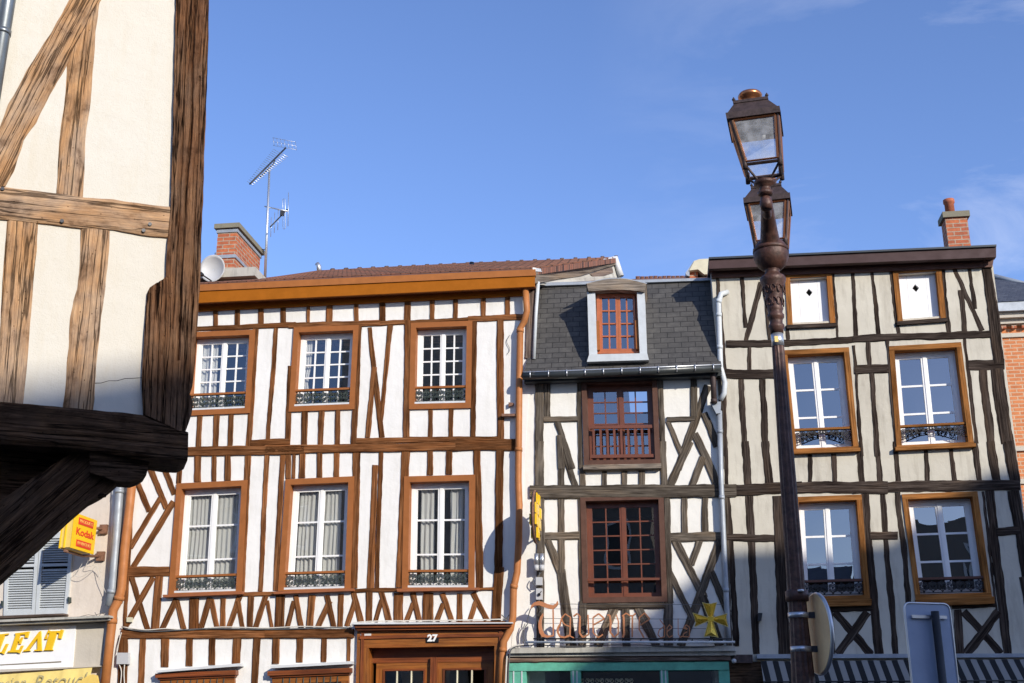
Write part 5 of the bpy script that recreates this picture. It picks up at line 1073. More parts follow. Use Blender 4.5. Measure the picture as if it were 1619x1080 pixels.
# roof of the near house (above the frame)
mb = MB(); mb.quad(PF, [(PF.uz(-500, 400)[0]-.3, 12.5), (uc+.5, 12.5), (uc+.5, 12.2), (PF.uz(-500, 400)[0]-.3, 12.2)], -3.2, .55); mb.build('roof', M['slate2'], HF)
# ground floor wall set back, off to the left
mb = MB(); mb.quad(PF, [(PF.uz(-500, 900)[0], zs), (PF.uz(-75, 990)[0], zs), (PF.uz(-75, 990)[0], 0), (PF.uz(-500, 900)[0], 0)], -.9, -.45); mb.build('lower_wall', M['plF'], HF)
def fstrip(nm, L, Rr, d, back, mat, disp=.006, amp=.005, step=.016, nac=9, ch=.012, lab=None, grooves=()):
    return strip_mb(PF, [PF.uz(x, y, d) for x, y in L], [PF.uz(x, y, d) for x, y in Rr], d, back, step=step, nac=nac, amp=amp, disp=disp, chamf=ch, grooves=grooves).build(nm, mat, HF)
def ext(l, n=1):   # carry a strip on upwards past the frame
    (x0, y0), (x1, y1) = l[0], l[1]; return [(x0+(x0-x1)*n, y0+(y0-y1)*n)]+l
fstrip('corner_post', [(281, -260), (278, 0), (277, 60), (275.5, 150), (273, 230), (271, 310), (269, 345), (266, 370), (264, 400), (262, 436), (257, 441), (246, 447), (237, 453), (233, 462), (231, 480), (230, 500), (228, 530), (227, 560), (225, 590), (226, 620), (228, 655)],
       [(331, -260), (330, 0), (330, 60), (328.5, 110), (327, 160), (325.5, 200), (323, 250), (322, 300), (320.5, 340), (319, 370), (317.5, 420), (316, 450), (314.5, 480), (312, 520), (310, 555), (307, 590), (306, 600), (304, 612), (298, 619), (303, 626), (305, 640), (303, 655), (299, 668), (290, 684)], .05, -.28, M['woodP'], disp=.016, amp=.004, step=.012, nac=56, grooves=(([(307, -40), (308, 0), (304, 100), (303, 200), (299, 240), (294, 300), (292, 360), (287, 420), (285, 480), (282, 570)], .016, .036), ([(316, 120), (314, 200), (309, 330), (304, 440), (302, 540)], .010, .02), ([(297, -40), (293, 60), (290, 190), (284, 330), (277, 440), (272, 520)], .010, .016), ([(268, 470), (262, 520), (255, 560)], .010, .014)))
fstrip('brace', ext([(108, 0), (80, 50), (43, 110), (28, 138), (13, 163), (-4, 205), (-25, 250), (-40, 300)], 3), ext([(158, 0), (147, 20), (126, 62), (105, 103), (88, 133), (73, 160), (57, 193), (37, 220), (29, 245), (22, 270), (9, 293)], 6), .020, -.05, M['woodF'], disp=.006)
fstrip('stud', [(125, 20), (105, 103), (103, 130), (100, 167), (97, 190), (95, 207), (92, 250), (88, 308)], [(158, 0), (151, 50), (150, 77), (146, 120), (143, 160), (139, 185), (136.5, 200), (134, 250), (131, 312)], .012, -.05, M['woodF'], disp=.005)
fstrip('rail', [(-120, 283), (0, 293), (45, 299), (90, 304), (135, 311), (180, 314), (225, 321), (270, 325)], [(-120, 334), (0, 345), (40, 349), (80, 352), (130, 359), (180, 362), (225, 370), (268, 374)], .030, -.05, M['woodF'], disp=.007)
fstrip('stud', [(11, 346), (9, 380), (5, 430), (2, 480), (-3, 560), (-9, 640)], [(61, 350), (58, 390), (53, 440), (50, 480), (46, 530), (41, 590), (36, 640)], .014, -.05, M['woodF'], disp=.005)
fstrip('stud', [(127, 360), (126, 400), (124.5, 430), (122, 455), (116, 475), (112, 500), (110, 548), (106, 570), (104, 600), (99, 650)], [(174, 364), (171, 400), (168, 440), (164, 475), (160, 510), (157, 540), (154, 570), (151, 600), (147, 650)], .016, -.05, M['woodF'], disp=.005)
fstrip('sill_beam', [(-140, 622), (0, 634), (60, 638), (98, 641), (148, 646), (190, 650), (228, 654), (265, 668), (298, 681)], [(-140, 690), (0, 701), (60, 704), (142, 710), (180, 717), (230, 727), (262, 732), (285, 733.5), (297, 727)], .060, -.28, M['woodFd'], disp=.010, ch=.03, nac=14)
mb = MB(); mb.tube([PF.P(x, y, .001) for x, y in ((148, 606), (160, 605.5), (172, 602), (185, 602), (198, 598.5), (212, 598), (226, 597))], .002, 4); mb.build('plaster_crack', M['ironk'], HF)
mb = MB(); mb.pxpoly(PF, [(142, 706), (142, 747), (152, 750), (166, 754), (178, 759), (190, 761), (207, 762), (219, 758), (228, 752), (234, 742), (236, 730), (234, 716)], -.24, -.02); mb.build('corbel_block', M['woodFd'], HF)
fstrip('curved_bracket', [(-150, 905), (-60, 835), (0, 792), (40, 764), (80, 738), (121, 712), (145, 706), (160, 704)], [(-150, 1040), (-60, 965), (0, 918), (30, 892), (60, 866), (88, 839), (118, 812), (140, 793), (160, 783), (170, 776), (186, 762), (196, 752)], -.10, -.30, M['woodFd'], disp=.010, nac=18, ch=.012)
mb = MB(); mb.pxpoly(PF, [(-160, 690), (130, 700), (150, 712), (121, 730), (80, 752), (0, 806), (-160, 920)], -.34, -.29); mb.build('bracket_shade_plate', M['woodFd'], HF)  # dark plate added where the jetty underside is only in shade
mb = MB(); mb.tube([PF.P(155, 777, -.15), PF.P(158, 784, -.12), PF.P(166, 782, -.1)], .02, 7); mb.build('peg', M['woodFd'], HF)
for x, y in ((4, 299), (98, 350), (227, 365), (237, 355)):
    mb = MB(); p = PF.P(x, y, .030); mb.tube([p-PF.N*.02, p+PF.N*.012], .014, 8); mb.build('peg', M['black'], HF)
mb = MB(); P0, P1, P2 = PF.P(22, -200, .14), PF.P(13, 0, .14), PF.P(7, 120, .14); dn = Vector((P1.x, P1.y, PF.P(-3, 330, .14).z))
mb.tube([Vector((P1.x, P1.y, 12.0)), Vector((P1.x, P1.y, 3.2))], .052, 20); mb.build('downpipe', M['pipeF'], HF)
mb = MB(); zc = PF.P(8, 52, .14).z; mb.tube([Vector((P1.x, P1.y, zc+.02)), Vector((P1.x, P1.y, zc-.02))], .057, 20); mb.build('pipe_collar', M['pipeF'], HF)

# ============================================================ ROOF THINGS
AT = thing('tv_antenna', chA[2]+chA[3]*.6-Vector((0, 0, .9)), 'tall grey roof aerial with a comb of rods, strapped behind the brick chimney', 'antenna')
dA = -2.2
aP = lambda x, y, d=dA: PA.P(x, y, d)
A4 = (290, 200, 3.6)
mb = MB(); b0, b1 = aP(*pxs(A4, (464, 872))[0]), aP(*pxs(A4, (490, 232))[0]); mb.tube([b0, b0.lerp(b1, .5), b1], [.026, .024, .018], 8); mb.build('mast', M['alu'], AT)
p0, p1 = aP(*pxs(A4, (378, 328))[0], dA+.5), aP(*pxs(A4, (582, 122))[0], dA-.5); mb = MB(); mb.tube([p0, p1], .016, 6); bo_ = mb.build('boom', M['ironk'], AT)
mb = MB(); mb.tube([aP(*pxs(A4, (435, 290))[0], dA+.2), aP(*pxs(A4, (512, 215))[0], dA-.2), aP(*pxs(A4, (520, 190))[0], dA-.2)], .012, 6); mb.build('boom_brace', M['ironk'], AT)
ud = (aP(*pxs(A4, (500, 110))[0])-aP(*pxs(A4, (585, 155))[0]))*.5
for k in range(19):
    c_ = p0.lerp(p1, .02+k*.046); f = .42+.58*k/18; mb = MB(); mb.tube([c_-ud*f, c_+ud*f], .0055, 5); mb.build('element', M['alu'], AT)
c_ = p1; up_ = Vector((0, 0, .20))
for k in range(7):
    x = 510+k*21; mb = MB(); mb.tube([aP(*pxs(A4, (x, 62+k*4))[0], dA-.55), aP(*pxs(A4, (x+7, 108+k*4.5))[0], dA-.55)], .004, 4); mb.build('reflector_rod', M['alu'], AT)
for t in (0, .5, 1):
    mb = MB(); mb.tube([aP(*pxs(A4, (508+3*t, 64+44*t))[0], dA-.55), aP(*pxs(A4, (636+6*t, 88+45*t))[0], dA-.55)], .004, 4); mb.build('reflector_rod', M['alu'], AT)
mb = MB(); mb.tube([aP(*pxs(A4, (462, 455))[0]), aP(*pxs(A4, (598, 484))[0])], .012, 6); mb.build('cross_arm', M['alu'], AT)
mb = MB(); mb.tube([aP(*pxs(A4, (494, 572))[0], dA+.3), aP(*pxs(A4, (592, 472))[0], dA-.2)], .012, 6); mb.build('boom', M['ironk'], AT)
for x, y0, y1 in ((500, 518, 628), (520, 490, 605), (540, 468, 590), (598, 376, 568)):
    mb = MB(); mb.tube([aP(*pxs(A4, (x, y0))[0]), aP(*pxs(A4, (x-3, y1))[0])], .006, 5); mb.build('element', M['alu'], AT)
mb = MB(); mb.tube([aP(*pxs(A4, q)[0]) for q in ((566, 415), (572, 411), (579, 416), (580, 578), (573, 585), (566, 578))], .006, 5, closed=True); mb.build('folded_dipole', M['alu'], AT)
mb = MB(); c_ = aP(*pxs(A4, (562, 495))[0]); mb.cube(c_, .07, .05, .09); mb.build('connector_box', M['ironk'], AT)
for y in (702, 855): mb = MB(); mb.tube([aP(*pxs(A4, (472, y))[0]), aP(*pxs(A4, (430, y-4))[0])], .010, 5); mb.build('strap', M['ironk'], AT)
# dish
DS = thing('satellite_dish', PA.P(338, 450, -.9), 'round pale grey dish aerial in front of the brick chimney', 'satellite dish')
dc = PA.P(336.5, 425, -.75); nv = (Vector((-.10, -1, -.05))).normalized(); ax = Vector((1, 0, 0)); ax = (ax-nv*ax.dot(nv)).normalized(); ay = nv.cross(ax)
mb = MB(); vs_, fs = [], []; n = 28; rad = .225
for j in range(7):
    r_ = rad*j/6
    for k in range(n): an = 2*math.pi*k/n; vs_.append(dc+ax*math.cos(an)*r_*.97+ay*math.sin(an)*r_*1.08+nv*(.09*(j/6)**2-.06))
N0 = len(vs_); vs2 = [v-nv*.012 for v in vs_]
for j in range(6):
    for k in range(n): f = (j*n+k, j*n+(k+1) % n, (j+1)*n+(k+1) % n, (j+1)*n+k); fs.append(f); fs.append(tuple(N0+q for q in reversed(f)))
for k in range(n): fs.append((6*n+k, 6*n+(k+1) % n, N0+6*n+(k+1) % n, N0+6*n+k))
mb.add(vs_+vs2, fs, None, True); mb.build('reflector', M['dish'], DS, fix=False)
lnb = PA.P(319, 434, -.35); mb = MB(); mb.tube([dc-ay*rad*1.0+nv*.03, lnb], .012, 6); mb.build('feed_arm', M['ironk'], DS); mb = MB(); mb.tube([lnb-nv*.03, lnb+nv*.05], .032, 10); mb.build('receiver', M['ironk'], DS)
mb = MB(); mb.tube([dc-nv*.06, PA.P(341, 432, -1.0), PA.P(341, 400, -1.0)], .02, 8); mb.build('dish_bracket', M['alu'], DS)

# ============================================================ HANGING ROUND TAVERN SIGN (edge-on)
cS = PA.P(847, 817.5, .55); rS = .36
RS = thing('hanging_sign', cS-Vector((0, 0, rS)), 'round yellow tavern sign hung edge-on from the wall beside the orange downpipe', 'sign')
uR_, zR_ = (cS-PA.O).dot(PA.U), cS.z
PR = Plane(PA.W(uR_, 0, 0), 0); PR.U = -PA.N; PR.N = -PA.U; cu_ = -.55
disc = [(cu_+math.cos(2*math.pi*k/40)*rS, zR_+math.sin(2*math.pi*k/40)*rS) for k in range(40)]
mb = MB(); mb.poly(PR, disc, -.025, .025); mb.build('sign_disc', M['ironk'], RS)
for sg in (1, -1):
    PR2 = Plane(PA.W(uR_, 0, 0), 0); PR2.U = -PA.N; PR2.N = -PA.U*sg
    for j in range(4):
        for k in range(4):
            if (j in (0, 3)) and (k in (0, 3)): continue
            x0 = cu_-.32+k*.162; z0 = zR_-.32+j*.162; e = .012*((j+k) % 2)
            mb = MB(); mb.quad(PR2, [(x0+.008, z0+.152), (x0+.152, z0+.152), (x0+.152, z0+.008), (x0+.008, z0+.008)], .025, .04+e); mb.build('raised_panel', M['yel'] if (j+k) % 3 else M['yel2'], RS)
mb = MB(); mb.tube([PR.W(*p, 0) for p in disc], .018, 8, closed=True); mb.build('sign_rim', M['rust'], RS)
for dz in (.18, -.18):
    mb = MB(); mb.tube([PA.W(uR_, zR_+dz, 0), PA.W(uR_, zR_+dz, .25)], .014, 6); mb.build('bracket_arm', M['ironk'], RS)
    mb = MB(); mb.cube(PA.W(uR_-.05, zR_+dz, .3), .05, .08, .10, R(-8)); mb.build('bracket_clamp', M['greyw'], RS)

# ============================================================ TAVERN LETTERING AND CROSS
T9 = (830, 940, 8.994); T8 = (990, 940, 8.994); dT = .30
TS = thing('tavern_sign', PA.P(985, 1012, dT), 'salmon gothic tavern lettering standing on two thin rails over the green shopfront', 'sign')
def stroke(crp, pts, nm, r=.013, mat='copl'):
    mb = MB(); P_ = [PA.P(x, y, dT) for x, y in pxs(crp, *pts)]; mb.tube(P_, r, 6, smooth=False); return mb
def letter(nm, crp, strokes, polys=(), r=.0078):
    mb = MB()
    for s in strokes:
        rr = r
        if isinstance(s, tuple): rr, s = s[0]*.62, s[1]
        P_ = [PA.P(x, y, dT) for x, y in pxs(crp, *s)]
        # channel letter: a flat ribbon standing out from the wall
        for i in range(len(P_)-1):
            p, q = P_[i], P_[i+1]; t = (q-p).normalized(); s_ = t.cross(PA.N).normalized()*rr
            mb.box([p+s_-PA.N*.03, q+s_-PA.N*.03, q-s_-PA.N*.03, p-s_-PA.N*.03, p+s_+PA.N*.03, q+s_+PA.N*.03, q-s_+PA.N*.03, p-s_+PA.N*.03])
    for pl_ in polys: mb.pxpoly(PA, pxs(crp, *pl_), dT-.03, dT+.03)
    o = mb.build(nm, M['copl'], TS); return o
letter('letter', T9, [[(400, 190), (405, 590)]], [[(75, 205), (90, 150), (130, 112), (200, 92), (255, 105), (320, 135), (400, 152), (440, 128), (462, 88), (472, 130), (450, 165), (415, 195), (365, 206), (280, 182), (205, 152), (140, 155), (95, 185)], [(255, 262), (215, 320), (192, 400), (190, 470), (205, 545), (240, 600), (320, 614), (408, 592), (408, 575), (320, 582), (275, 560), (245, 500), (232, 430), (236, 360), (258, 300)]])
letter('letter', T9, [[(520, 340), (575, 278), (648, 325), (640, 590), (695, 618)], (.02, [(500, 430), (468, 480), (466, 540), (500, 600), (570, 612), (632, 585)]), [(520, 345), (540, 400), (580, 435), (636, 455)], [(520, 340), (500, 430)]])
letter('letter', T9, [[(690, 312), (742, 272), (785, 312)], (.018, [(783, 310), (778, 550), (828, 612)]), [(828, 612), (905, 568), (898, 290)]])
letter('letter', T9, [[(968, 330), (970, 545), (1045, 615), (1110, 570)], [(968, 330), (1050, 272)], (.018, [(1050, 275), (1130, 345)]), [(1130, 345), (980, 430)]])
letter('letter', T9, [[(1170, 298), (1205, 290)], (.020, [(1205, 295), (1222, 400), (1212, 535), (1268, 608)]), [(1268, 608), (1325, 560), (1328, 380), (1300, 290)]])
letter('letter', T9, [(.020, [(1405, 310), (1410, 560), (1392, 612)]), [(1385, 310), (1440, 268), (1500, 305), (1540, 300), (1575, 270)], (.016, [(1528, 310), (1525, 605)])])
letter('letter', T8, [[(188, 330), (184, 490)], (.018, [(184, 490), (250, 612)]), [(188, 330), (262, 265)], (.016, [(262, 265), (338, 350)]), [(338, 350), (200, 440)]])
letter('letter', T8, [[(478, 358), (548, 448), (545, 605)], [(540, 455), (470, 505), (452, 570), (490, 620), (545, 600)]], r=.0055)
letter('letter', T8, [[(655, 468), (615, 430), (580, 478), (580, 565), (612, 612), (662, 582)], [(655, 468), (585, 525)]], r=.0055)
letter('letter', T8, [[(738, 345), (740, 560), (770, 612), (800, 590)]], r=.005)
letter('letter', T8, [[(820, 470), (855, 430), (902, 468), (900, 600)], (.018, [(815, 470), (870, 492)]), [(868, 530), (818, 555), (808, 600), (895, 605)]], r=.006)
for pts, r, m_, d in (([(843, 1010), (1158, 1010)], .010, 'ironk', dT), ([(831, 1015.3), (1162, 1015.2)], .016, 'zincW', dT)):
    mb = MB(); mb.tube(PP(PA, pts, d), r, 8); mb.build('rail', M[m_], TS)
for k in range(12):
    x = 850+k*27; mb = MB(); mb.tube([PA.P(x, 1015.3, dT), PA.P(x+2, 1011, 0.02)], .008, 5); mb.build('rail_stay', M['ironk'], TS)
for y, x0, x1 in ((955, 870, 1150), (978, 858, 1100), (993, 905, 1120)):
    mb = MB(); mb.tube(PP(PA, [(x0, y), (x1, y+1)], .10), .0035, 4); mb.build('stay_wire', M['cable'], TS)
XS = thing('cross_sign', PA.P(1122, 1008, dT), 'gilded Maltese cross with pale rims at the right end of the tavern lettering', 'sign')
cx_ = pxs(T8, (1200, 352))[0]; C3_ = PA.P(*cx_, dT+.02)
arms = [((1165, 325), (1082, 112), (1130, 126), (1200, 132), (1292, 110), (1238, 325)), ((1238, 325), (1440, 268), (1425, 320), (1432, 390), (1456, 466), (1240, 382)), ((1240, 382), (1312, 612), (1260, 598), (1180, 592), (1104, 606), (1166, 382)), ((1166, 382), (972, 462), (985, 400), (970, 330), (944, 258), (1165, 325))]
for a4 in arms:
    o_ = [PA.uz(*p, dT) for p in pxs(T8, *a4)]; n = len(o_); mb = MB()
    oi_ = [Vector(p) for p in o_]; cen = (oi_[1]+oi_[4])/2*.62+(oi_[0]+oi_[5])/2*.38
    inner_ = [p.lerp(cen, .10) for p in oi_]
    V = [PA.W(p[0], p[1], dT-.04) for p in oi_]+[PA.W(p[0], p[1], dT+.02) for p in oi_]+[PA.W(p[0], p[1], dT+.02) for p in inner_]
    F_ = [(i, (i+1) % n, n+(i+1) % n, n+i) for i in range(n)]+[(n+i, n+(i+1) % n, 2*n+(i+1) % n, 2*n+i) for i in range(n)]+[tuple(range(n))[::-1]]
    mb.add(V, F_); arm_ = mb.build('cross_arm', M['goldr'], XS)
    root_ = (oi_[0]+oi_[5])/2; tip = (oi_[1]+oi_[4])/2; rd = [PA.W(*root_, dT+.03), PA.W(*(tip.lerp(root_, .28)), dT+.075)]
    I = [PA.W(p[0], p[1], dT+.012) for p in inner_]; mb = MB(); mb.add(I+rd, [(0, 1, 7, 6), (1, 2, 7), (2, 3, 7), (3, 4, 7), (4, 5, 6, 7), (5, 0, 6)]); mb.build('gilt_panel', M['gold'], arm_, fix=False)
mb = MB(); mb.poly(PA, [tuple(PA.uz(*p, dT)) for p in pxs(T8, (1155, 318), (1245, 318), (1248, 388), (1158, 388))], dT-.04, dT+.03); mb.build('cross_centre', M['gold'], XS)
mb = MB(); mb.tube([PA.P(1124, 985, dT-.03), PA.P(1124, 1012, dT-.03)], .015, 6); mb.build('support', M['ironk'], XS)

# ============================================================ STRIPED AWNING
vs_, fs, uv_ = [], [], []; u0_, u1_ = PA.uz(1203, 1044, .2)[0], PA.uz(1660, 1042, .2)[0]; zt_ = PA.uz(1300, 1044.5, .2)[1]
prof = [(.17, 0), (.20, -.04), (.44, -.27), (.45, -.275)]
nS = 60
for i in range(nS+1):
    u = u0_+(u1_-u0_)*i/nS
    for k, (d, dz) in enumerate(prof): vs_.append(PA.W(u, zt_+dz+.004*math.sin(i*.9), d)); uv_.append((u, -dz))
for i in range(nS):
    for k in range(3): fs.append((i*4+k, (i+1)*4+k, (i+1)*4+k+1, i*4+k+1))
mb = MB(); mb.add(vs_, fs, uv_); AW = mb.build('striped_awning', M['awn'], None, off=PA.W(u0_, zt_, .3), fix=False); tag(AW, 'black and off-white striped shop awning under the shaded dark-timbered house', 'awning')
vs_, fs, uv_ = [], [], []
for i in range(nS*2+1):
    u = u0_+(u1_-u0_)*i/nS/2
    for k, dz in enumerate((-.285, -.52)): vs_.append(PA.W(u, zt_+dz, .452+.01*math.sin(i*.5)*k)); uv_.append((u, .2))
for i in range(nS*2): fs.append((i*2, i*2+2, i*2+3, i*2+1))
mb = MB(); mb.add(vs_, fs, uv_); mb.build('valance', M['awn'], AW, fix=False)
mb = MB(); mb.tube([PA.W(u0_, zt_-.28, .45), PA.W(u1_, zt_-.28, .45)], .010, 6); mb.build('front_bar', M['ironk'], AW)

# ============================================================ STREET LAMP
LY = 8.2; lb = at_y(1219, 403, LY); LX = lb.x
zl = lambda y: at_y(1219, y, LY).z
LP = thing('street_lamp', (LX, LY, 0), 'brown cast-iron street lamp with two glazed lanterns back to back on one fluted post', 'street lamp')
px2m = lambda y, w: w/2/FPX*(LY*math.cos(PITCH)+(zl(y)-1.65)*math.sin(PITCH))
prof = [(0, .17), (.25, .17), (.3, .13), (.9, .115)]
prof += [(zl(1040), px2m(1040, 34)), (zl(983), px2m(983, 29)), (zl(740), px2m(740, 25)), (zl(548), px2m(548, 19))]
shaftt = zl(548)
mb = MB(); mb.lathe(prof, 48, (LX, LY, 0), flute=(.9, shaftt)); mb.build('post', M['lamp'], LP)
for y in (941, 935): pass
mb = MB(); mb.lathe([(zl(548), px2m(540, 19.5)), (zl(528), px2m(540, 19))], 24, (LX, LY, 0)); mb.build('metal_band', M['alu'], LP)
mb = MB(); p = at_y(1227.5, 536, LY-px2m(536, 19.8)); mb.cube(p, .026, .004, .045); mb.build('sticker', M['yel2'], LP)
cap_ = [(528, 20), (522, 21), (519, 25), (515, 25), (512, 20), (506, 21), (503, 26), (499, 27), (496, 22), (492, 23), (489, 26), (485, 23), (470, 28), (452, 34), (447, 39), (442, 41), (438, 36), (434, 24), (429, 22), (425, 30)]
mb = MB(); mb.lathe([(zl(y), px2m(y, w)) for y, w in cap_], 28, (LX, LY, 0)); cp = mb.build('capital', M['lamp'], LP)
for k in range(10):
    an = k*math.pi/5; mb = MB(); rr = lambda y, w: px2m(y, w)
    for zc_, rw in ((479, 27.5), (460, 33.5)):
        ce = Vector((LX+math.cos(an)*rr(zc_, rw), LY+math.sin(an)*rr(zc_, rw), zl(zc_)))
        tg = Vector((-math.sin(an), math.cos(an), 0)); pts_ = [ce+tg*a*.022*math.cos(b)+Vector((0, 0, .03*math.sin(b))) for a, b in [(1-j*.08, j*.7) for j in range(9)]]
        mb.tube(pts_, .0045, 5)
    mb.build('leaf_ornament', M['lamp'], cp)
rb = px2m(403, 55); prof = [(zl(403)+rb*math.sin(a)*1.08, max(.012, rb*math.cos(a))) for a in [(-85+k*170/16)*math.pi/180 for k in range(17)]]
mb = MB(); mb.lathe(prof, 32, (LX, LY, 0)); ball = mb.build('ball', M['lamp'], LP)
mb = MB(); mb.lathe([(lb.z+.02, rb*1.02), (lb.z+.05, rb*1.0), (lb.z+.06, rb*.9)], 32, (LX, LY, 0)); mb.build('ball_moulding', M['lamp'], ball)
yawL = R(-15.5); nL = Vector((math.sin(yawL), -math.cos(yawL), 0)); uL_ = Vector((math.cos(yawL), math.sin(yawL), 0))
arm_l = .72
ctr = Vector((LX, LY, lb.z))
l1 = at_y(1209, 290, LY-.70)      # cup of the near lantern
tgt = Vector((l1.x, l1.y, l1.z)); av = Vector((tgt.x-LX, tgt.y-LY, 0))
for sg in (1, -1):
    A_ = Vector((LX, LY, 0))
    pts = [(0.04, lb.z+rb*.2, .075), (.10, lb.z+rb*.7, .072), (.20, lb.z+rb*1.25, .060), (.40, lb.z+rb*1.9, .046), (.58, lb.z+rb*2.15, .037), (.75, l1.z-.17, .030), (.88, l1.z-.15, .030), (.97, l1.z-.11, .034), (1.0, l1.z-.04, .030)]
    sm_ = []
    for i in range(len(pts)-1):
        for k in range(4):
            t = k/4; sm_.append(tuple(a+(b-a)*t for a, b in zip(pts[i], pts[i+1])))
    sm_.append(pts[-1])
    mb = MB(); mb.tube([A_+av*sg*p[0]+Vector((0, 0, p[1])) for p in sm_], [p[2] for p in sm_], 16); mb.build('arm', M['lamp'], LP)
    b = A_+av*sg
    mb = MB(); z0 = l1.z-.10; mb.lathe([(z0, .03), (z0+.01, .05), (z0+.03, .055), (z0+.04, .04), (z0+.07, .04), (z0+.085, .075), (z0+.11, .078), (z0+.12, .05), (z0+.13, .04)], 20, (b.x, b.y, 0)); mb.build('cup', M['lamp'], LP)
    if sg == 1:
        mb = MB(); mb.lathe([(-.05, .02), (-.045, .04), (0, .046), (.04, .035), (.055, .02)], 14, (b.x, b.y, l1.z-.155)); mb.build('knob', M['lamp'], LP)
lean = [0.0, 0.0]
def LV(b, u, n, z): return b+uL_*(u-lean[0]*max(0, z-lean[1]))+nL*n+Vector((0, 0, z))
ztop = None
def lantern(b):
    hb, ht = .120, .162; z0, z1 = b.z+.105, b.z+.455; zr = z1+.02
    ring = lambda h, z: [LV(b, -h, h, z), LV(b, h, h, z), LV(b, h, -h, z), LV(b, -h, -h, z)]
    b = Vector((b.x, b.y, 0)); z_ = lambda z: z
    r0, r1 = ring(hb, z0), ring(ht, z1)
    mb = MB()
    for k in range(4):
        mb.tube([r0[k], r1[k]], .013, 4, smooth=False); mb.tube([r0[k], r0[(k+1) % 4]], .013, 4, smooth=False); mb.tube([r1[k], r1[(k+1) % 4]], .010, 4, smooth=False)
        i0, i1 = r0[k].lerp(r0[(k+1) % 4], .07), r0[(k+1) % 4].lerp(r0[k], .07)
    La = mb.build('lantern', M['lampd'], LP)
    for k in range(4):
        a, b_, c, d = r1[k], r1[(k+1) % 4], r0[(k+1) % 4], r0[k]; cen = (a+b_+c+d)/4; outn = (cen-LV(b, 0, 0, cen.z)).normalized()*.010
        sh = [p.lerp(cen, .10)+outn for p in (a, b_, c, d)]
        mb = MB()
        for i in range(4): mb.tube([sh[i], sh[(i+1) % 4]], .0085, 4, smooth=False)
        mb.build('pane_frame', M['copper'], La)
        mb = MB(); mb.add([p.lerp(cen, .10)+outn*.5 for p in (a, b_, c, d)], [(0, 1, 2, 3)]); mb.build('lantern_pane', M['lampg'], La, fix=False)
    # rim
    mb = MB(); ro, ri = ring(.188, zr+.02), ring(.157, zr+.02); rob, rib = ring(.188, zr-.028), ring(.157, zr-.028)
    for k in range(4):
        j = (k+1) % 4; mb.box([ri[k], ri[j], rib[j], rib[k], ro[k], ro[j], rob[j], rob[k]])
    mb.build('lantern_rim', M['lampd'], La)
    # hood
    h0, h1, h2 = ring(.178, zr+.02), ring(.116, zr+.125), ring(.116, zr+.14); mb = MB(); mb.add(h0+h1, [(0, 1, 5, 4), (1, 2, 6, 5), (2, 3, 7, 6), (3, 0, 4, 7), (4, 5, 6, 7), (3, 2, 1, 0)]); mb.build('hood', M['lampd'], La, fix=False)
    mb = MB(); c1, c2 = ring(.124, zr+.123), ring(.124, zr+.145); mb.add(c1+c2, [(0, 1, 5, 4), (1, 2, 6, 5), (2, 3, 7, 6), (3, 0, 4, 7), (4, 5, 6, 7), (3, 2, 1, 0)])
    for k in range(4): 
        p = c2[k].lerp(LV(b, 0, 0, c2[k].z), .06); mb.lathe([(0, .008), (.01, .014), (.02, .008), (.03, .003)], 8, p)
    mb.build('hood_crown', M['lampd'], La, fix=False)
    mb = MB(); mb.lathe([(zr+.14, .060), (zr+.185, .055), (zr+.20, .066), (zr+.215, .084), (zr+.232, .088), (zr+.247, .080), (zr+.255, .045), (zr+.262, .02)], 24, LV(b, 0, 0, zr+.2)-Vector((0, 0, zr+.2))); mb.build('lantern_cap', M['copper'], La)
    mb = MB(); ins = ring(.15, zr-.005); inb = ring(.15, zr+.005); mb.add(ins+inb, [(0, 1, 2, 3), (4, 5, 6, 7)]); mb.lathe([(zr-.055, .10), (zr-.045, .115), (zr-.01, .12)], 24, LV(b, 0, 0, zr)-Vector((0, 0, zr))); mb.build('reflector', M['dish'], La, fix=False)
    mb = MB(); mb.lathe([(z0+.24, .012), (z0+.25, .03), (z0+.30, .036), (z0+.33, .03), (zr-.05, .02)], 14, b); mb.build('bulb', M['dish'], La)
    for k in range(4):
        mb = MB(); c_ = LV(b, 0, 0, z0-.135); p = r0[k]; m_ = c_.lerp(p, .45)-Vector((0, 0, .008)); mb.tube([c_.lerp(p, .22)-Vector((0, 0, .02)), m_, p+Vector((0, 0, -.0))], .009, 6)
        mb.tube([p+Vector((0, 0, -.035)), p+Vector((0, 0, .05))], .017, 8); mb.build('lantern_stay', M['lampd'], La)
for sg in (1, -1): q = Vector((LX, LY, 0))+av*sg; lean[0] = .10 if sg == 1 else 0; lean[1] = l1.z+.1; lantern(Vector((q.x, q.y, l1.z)))

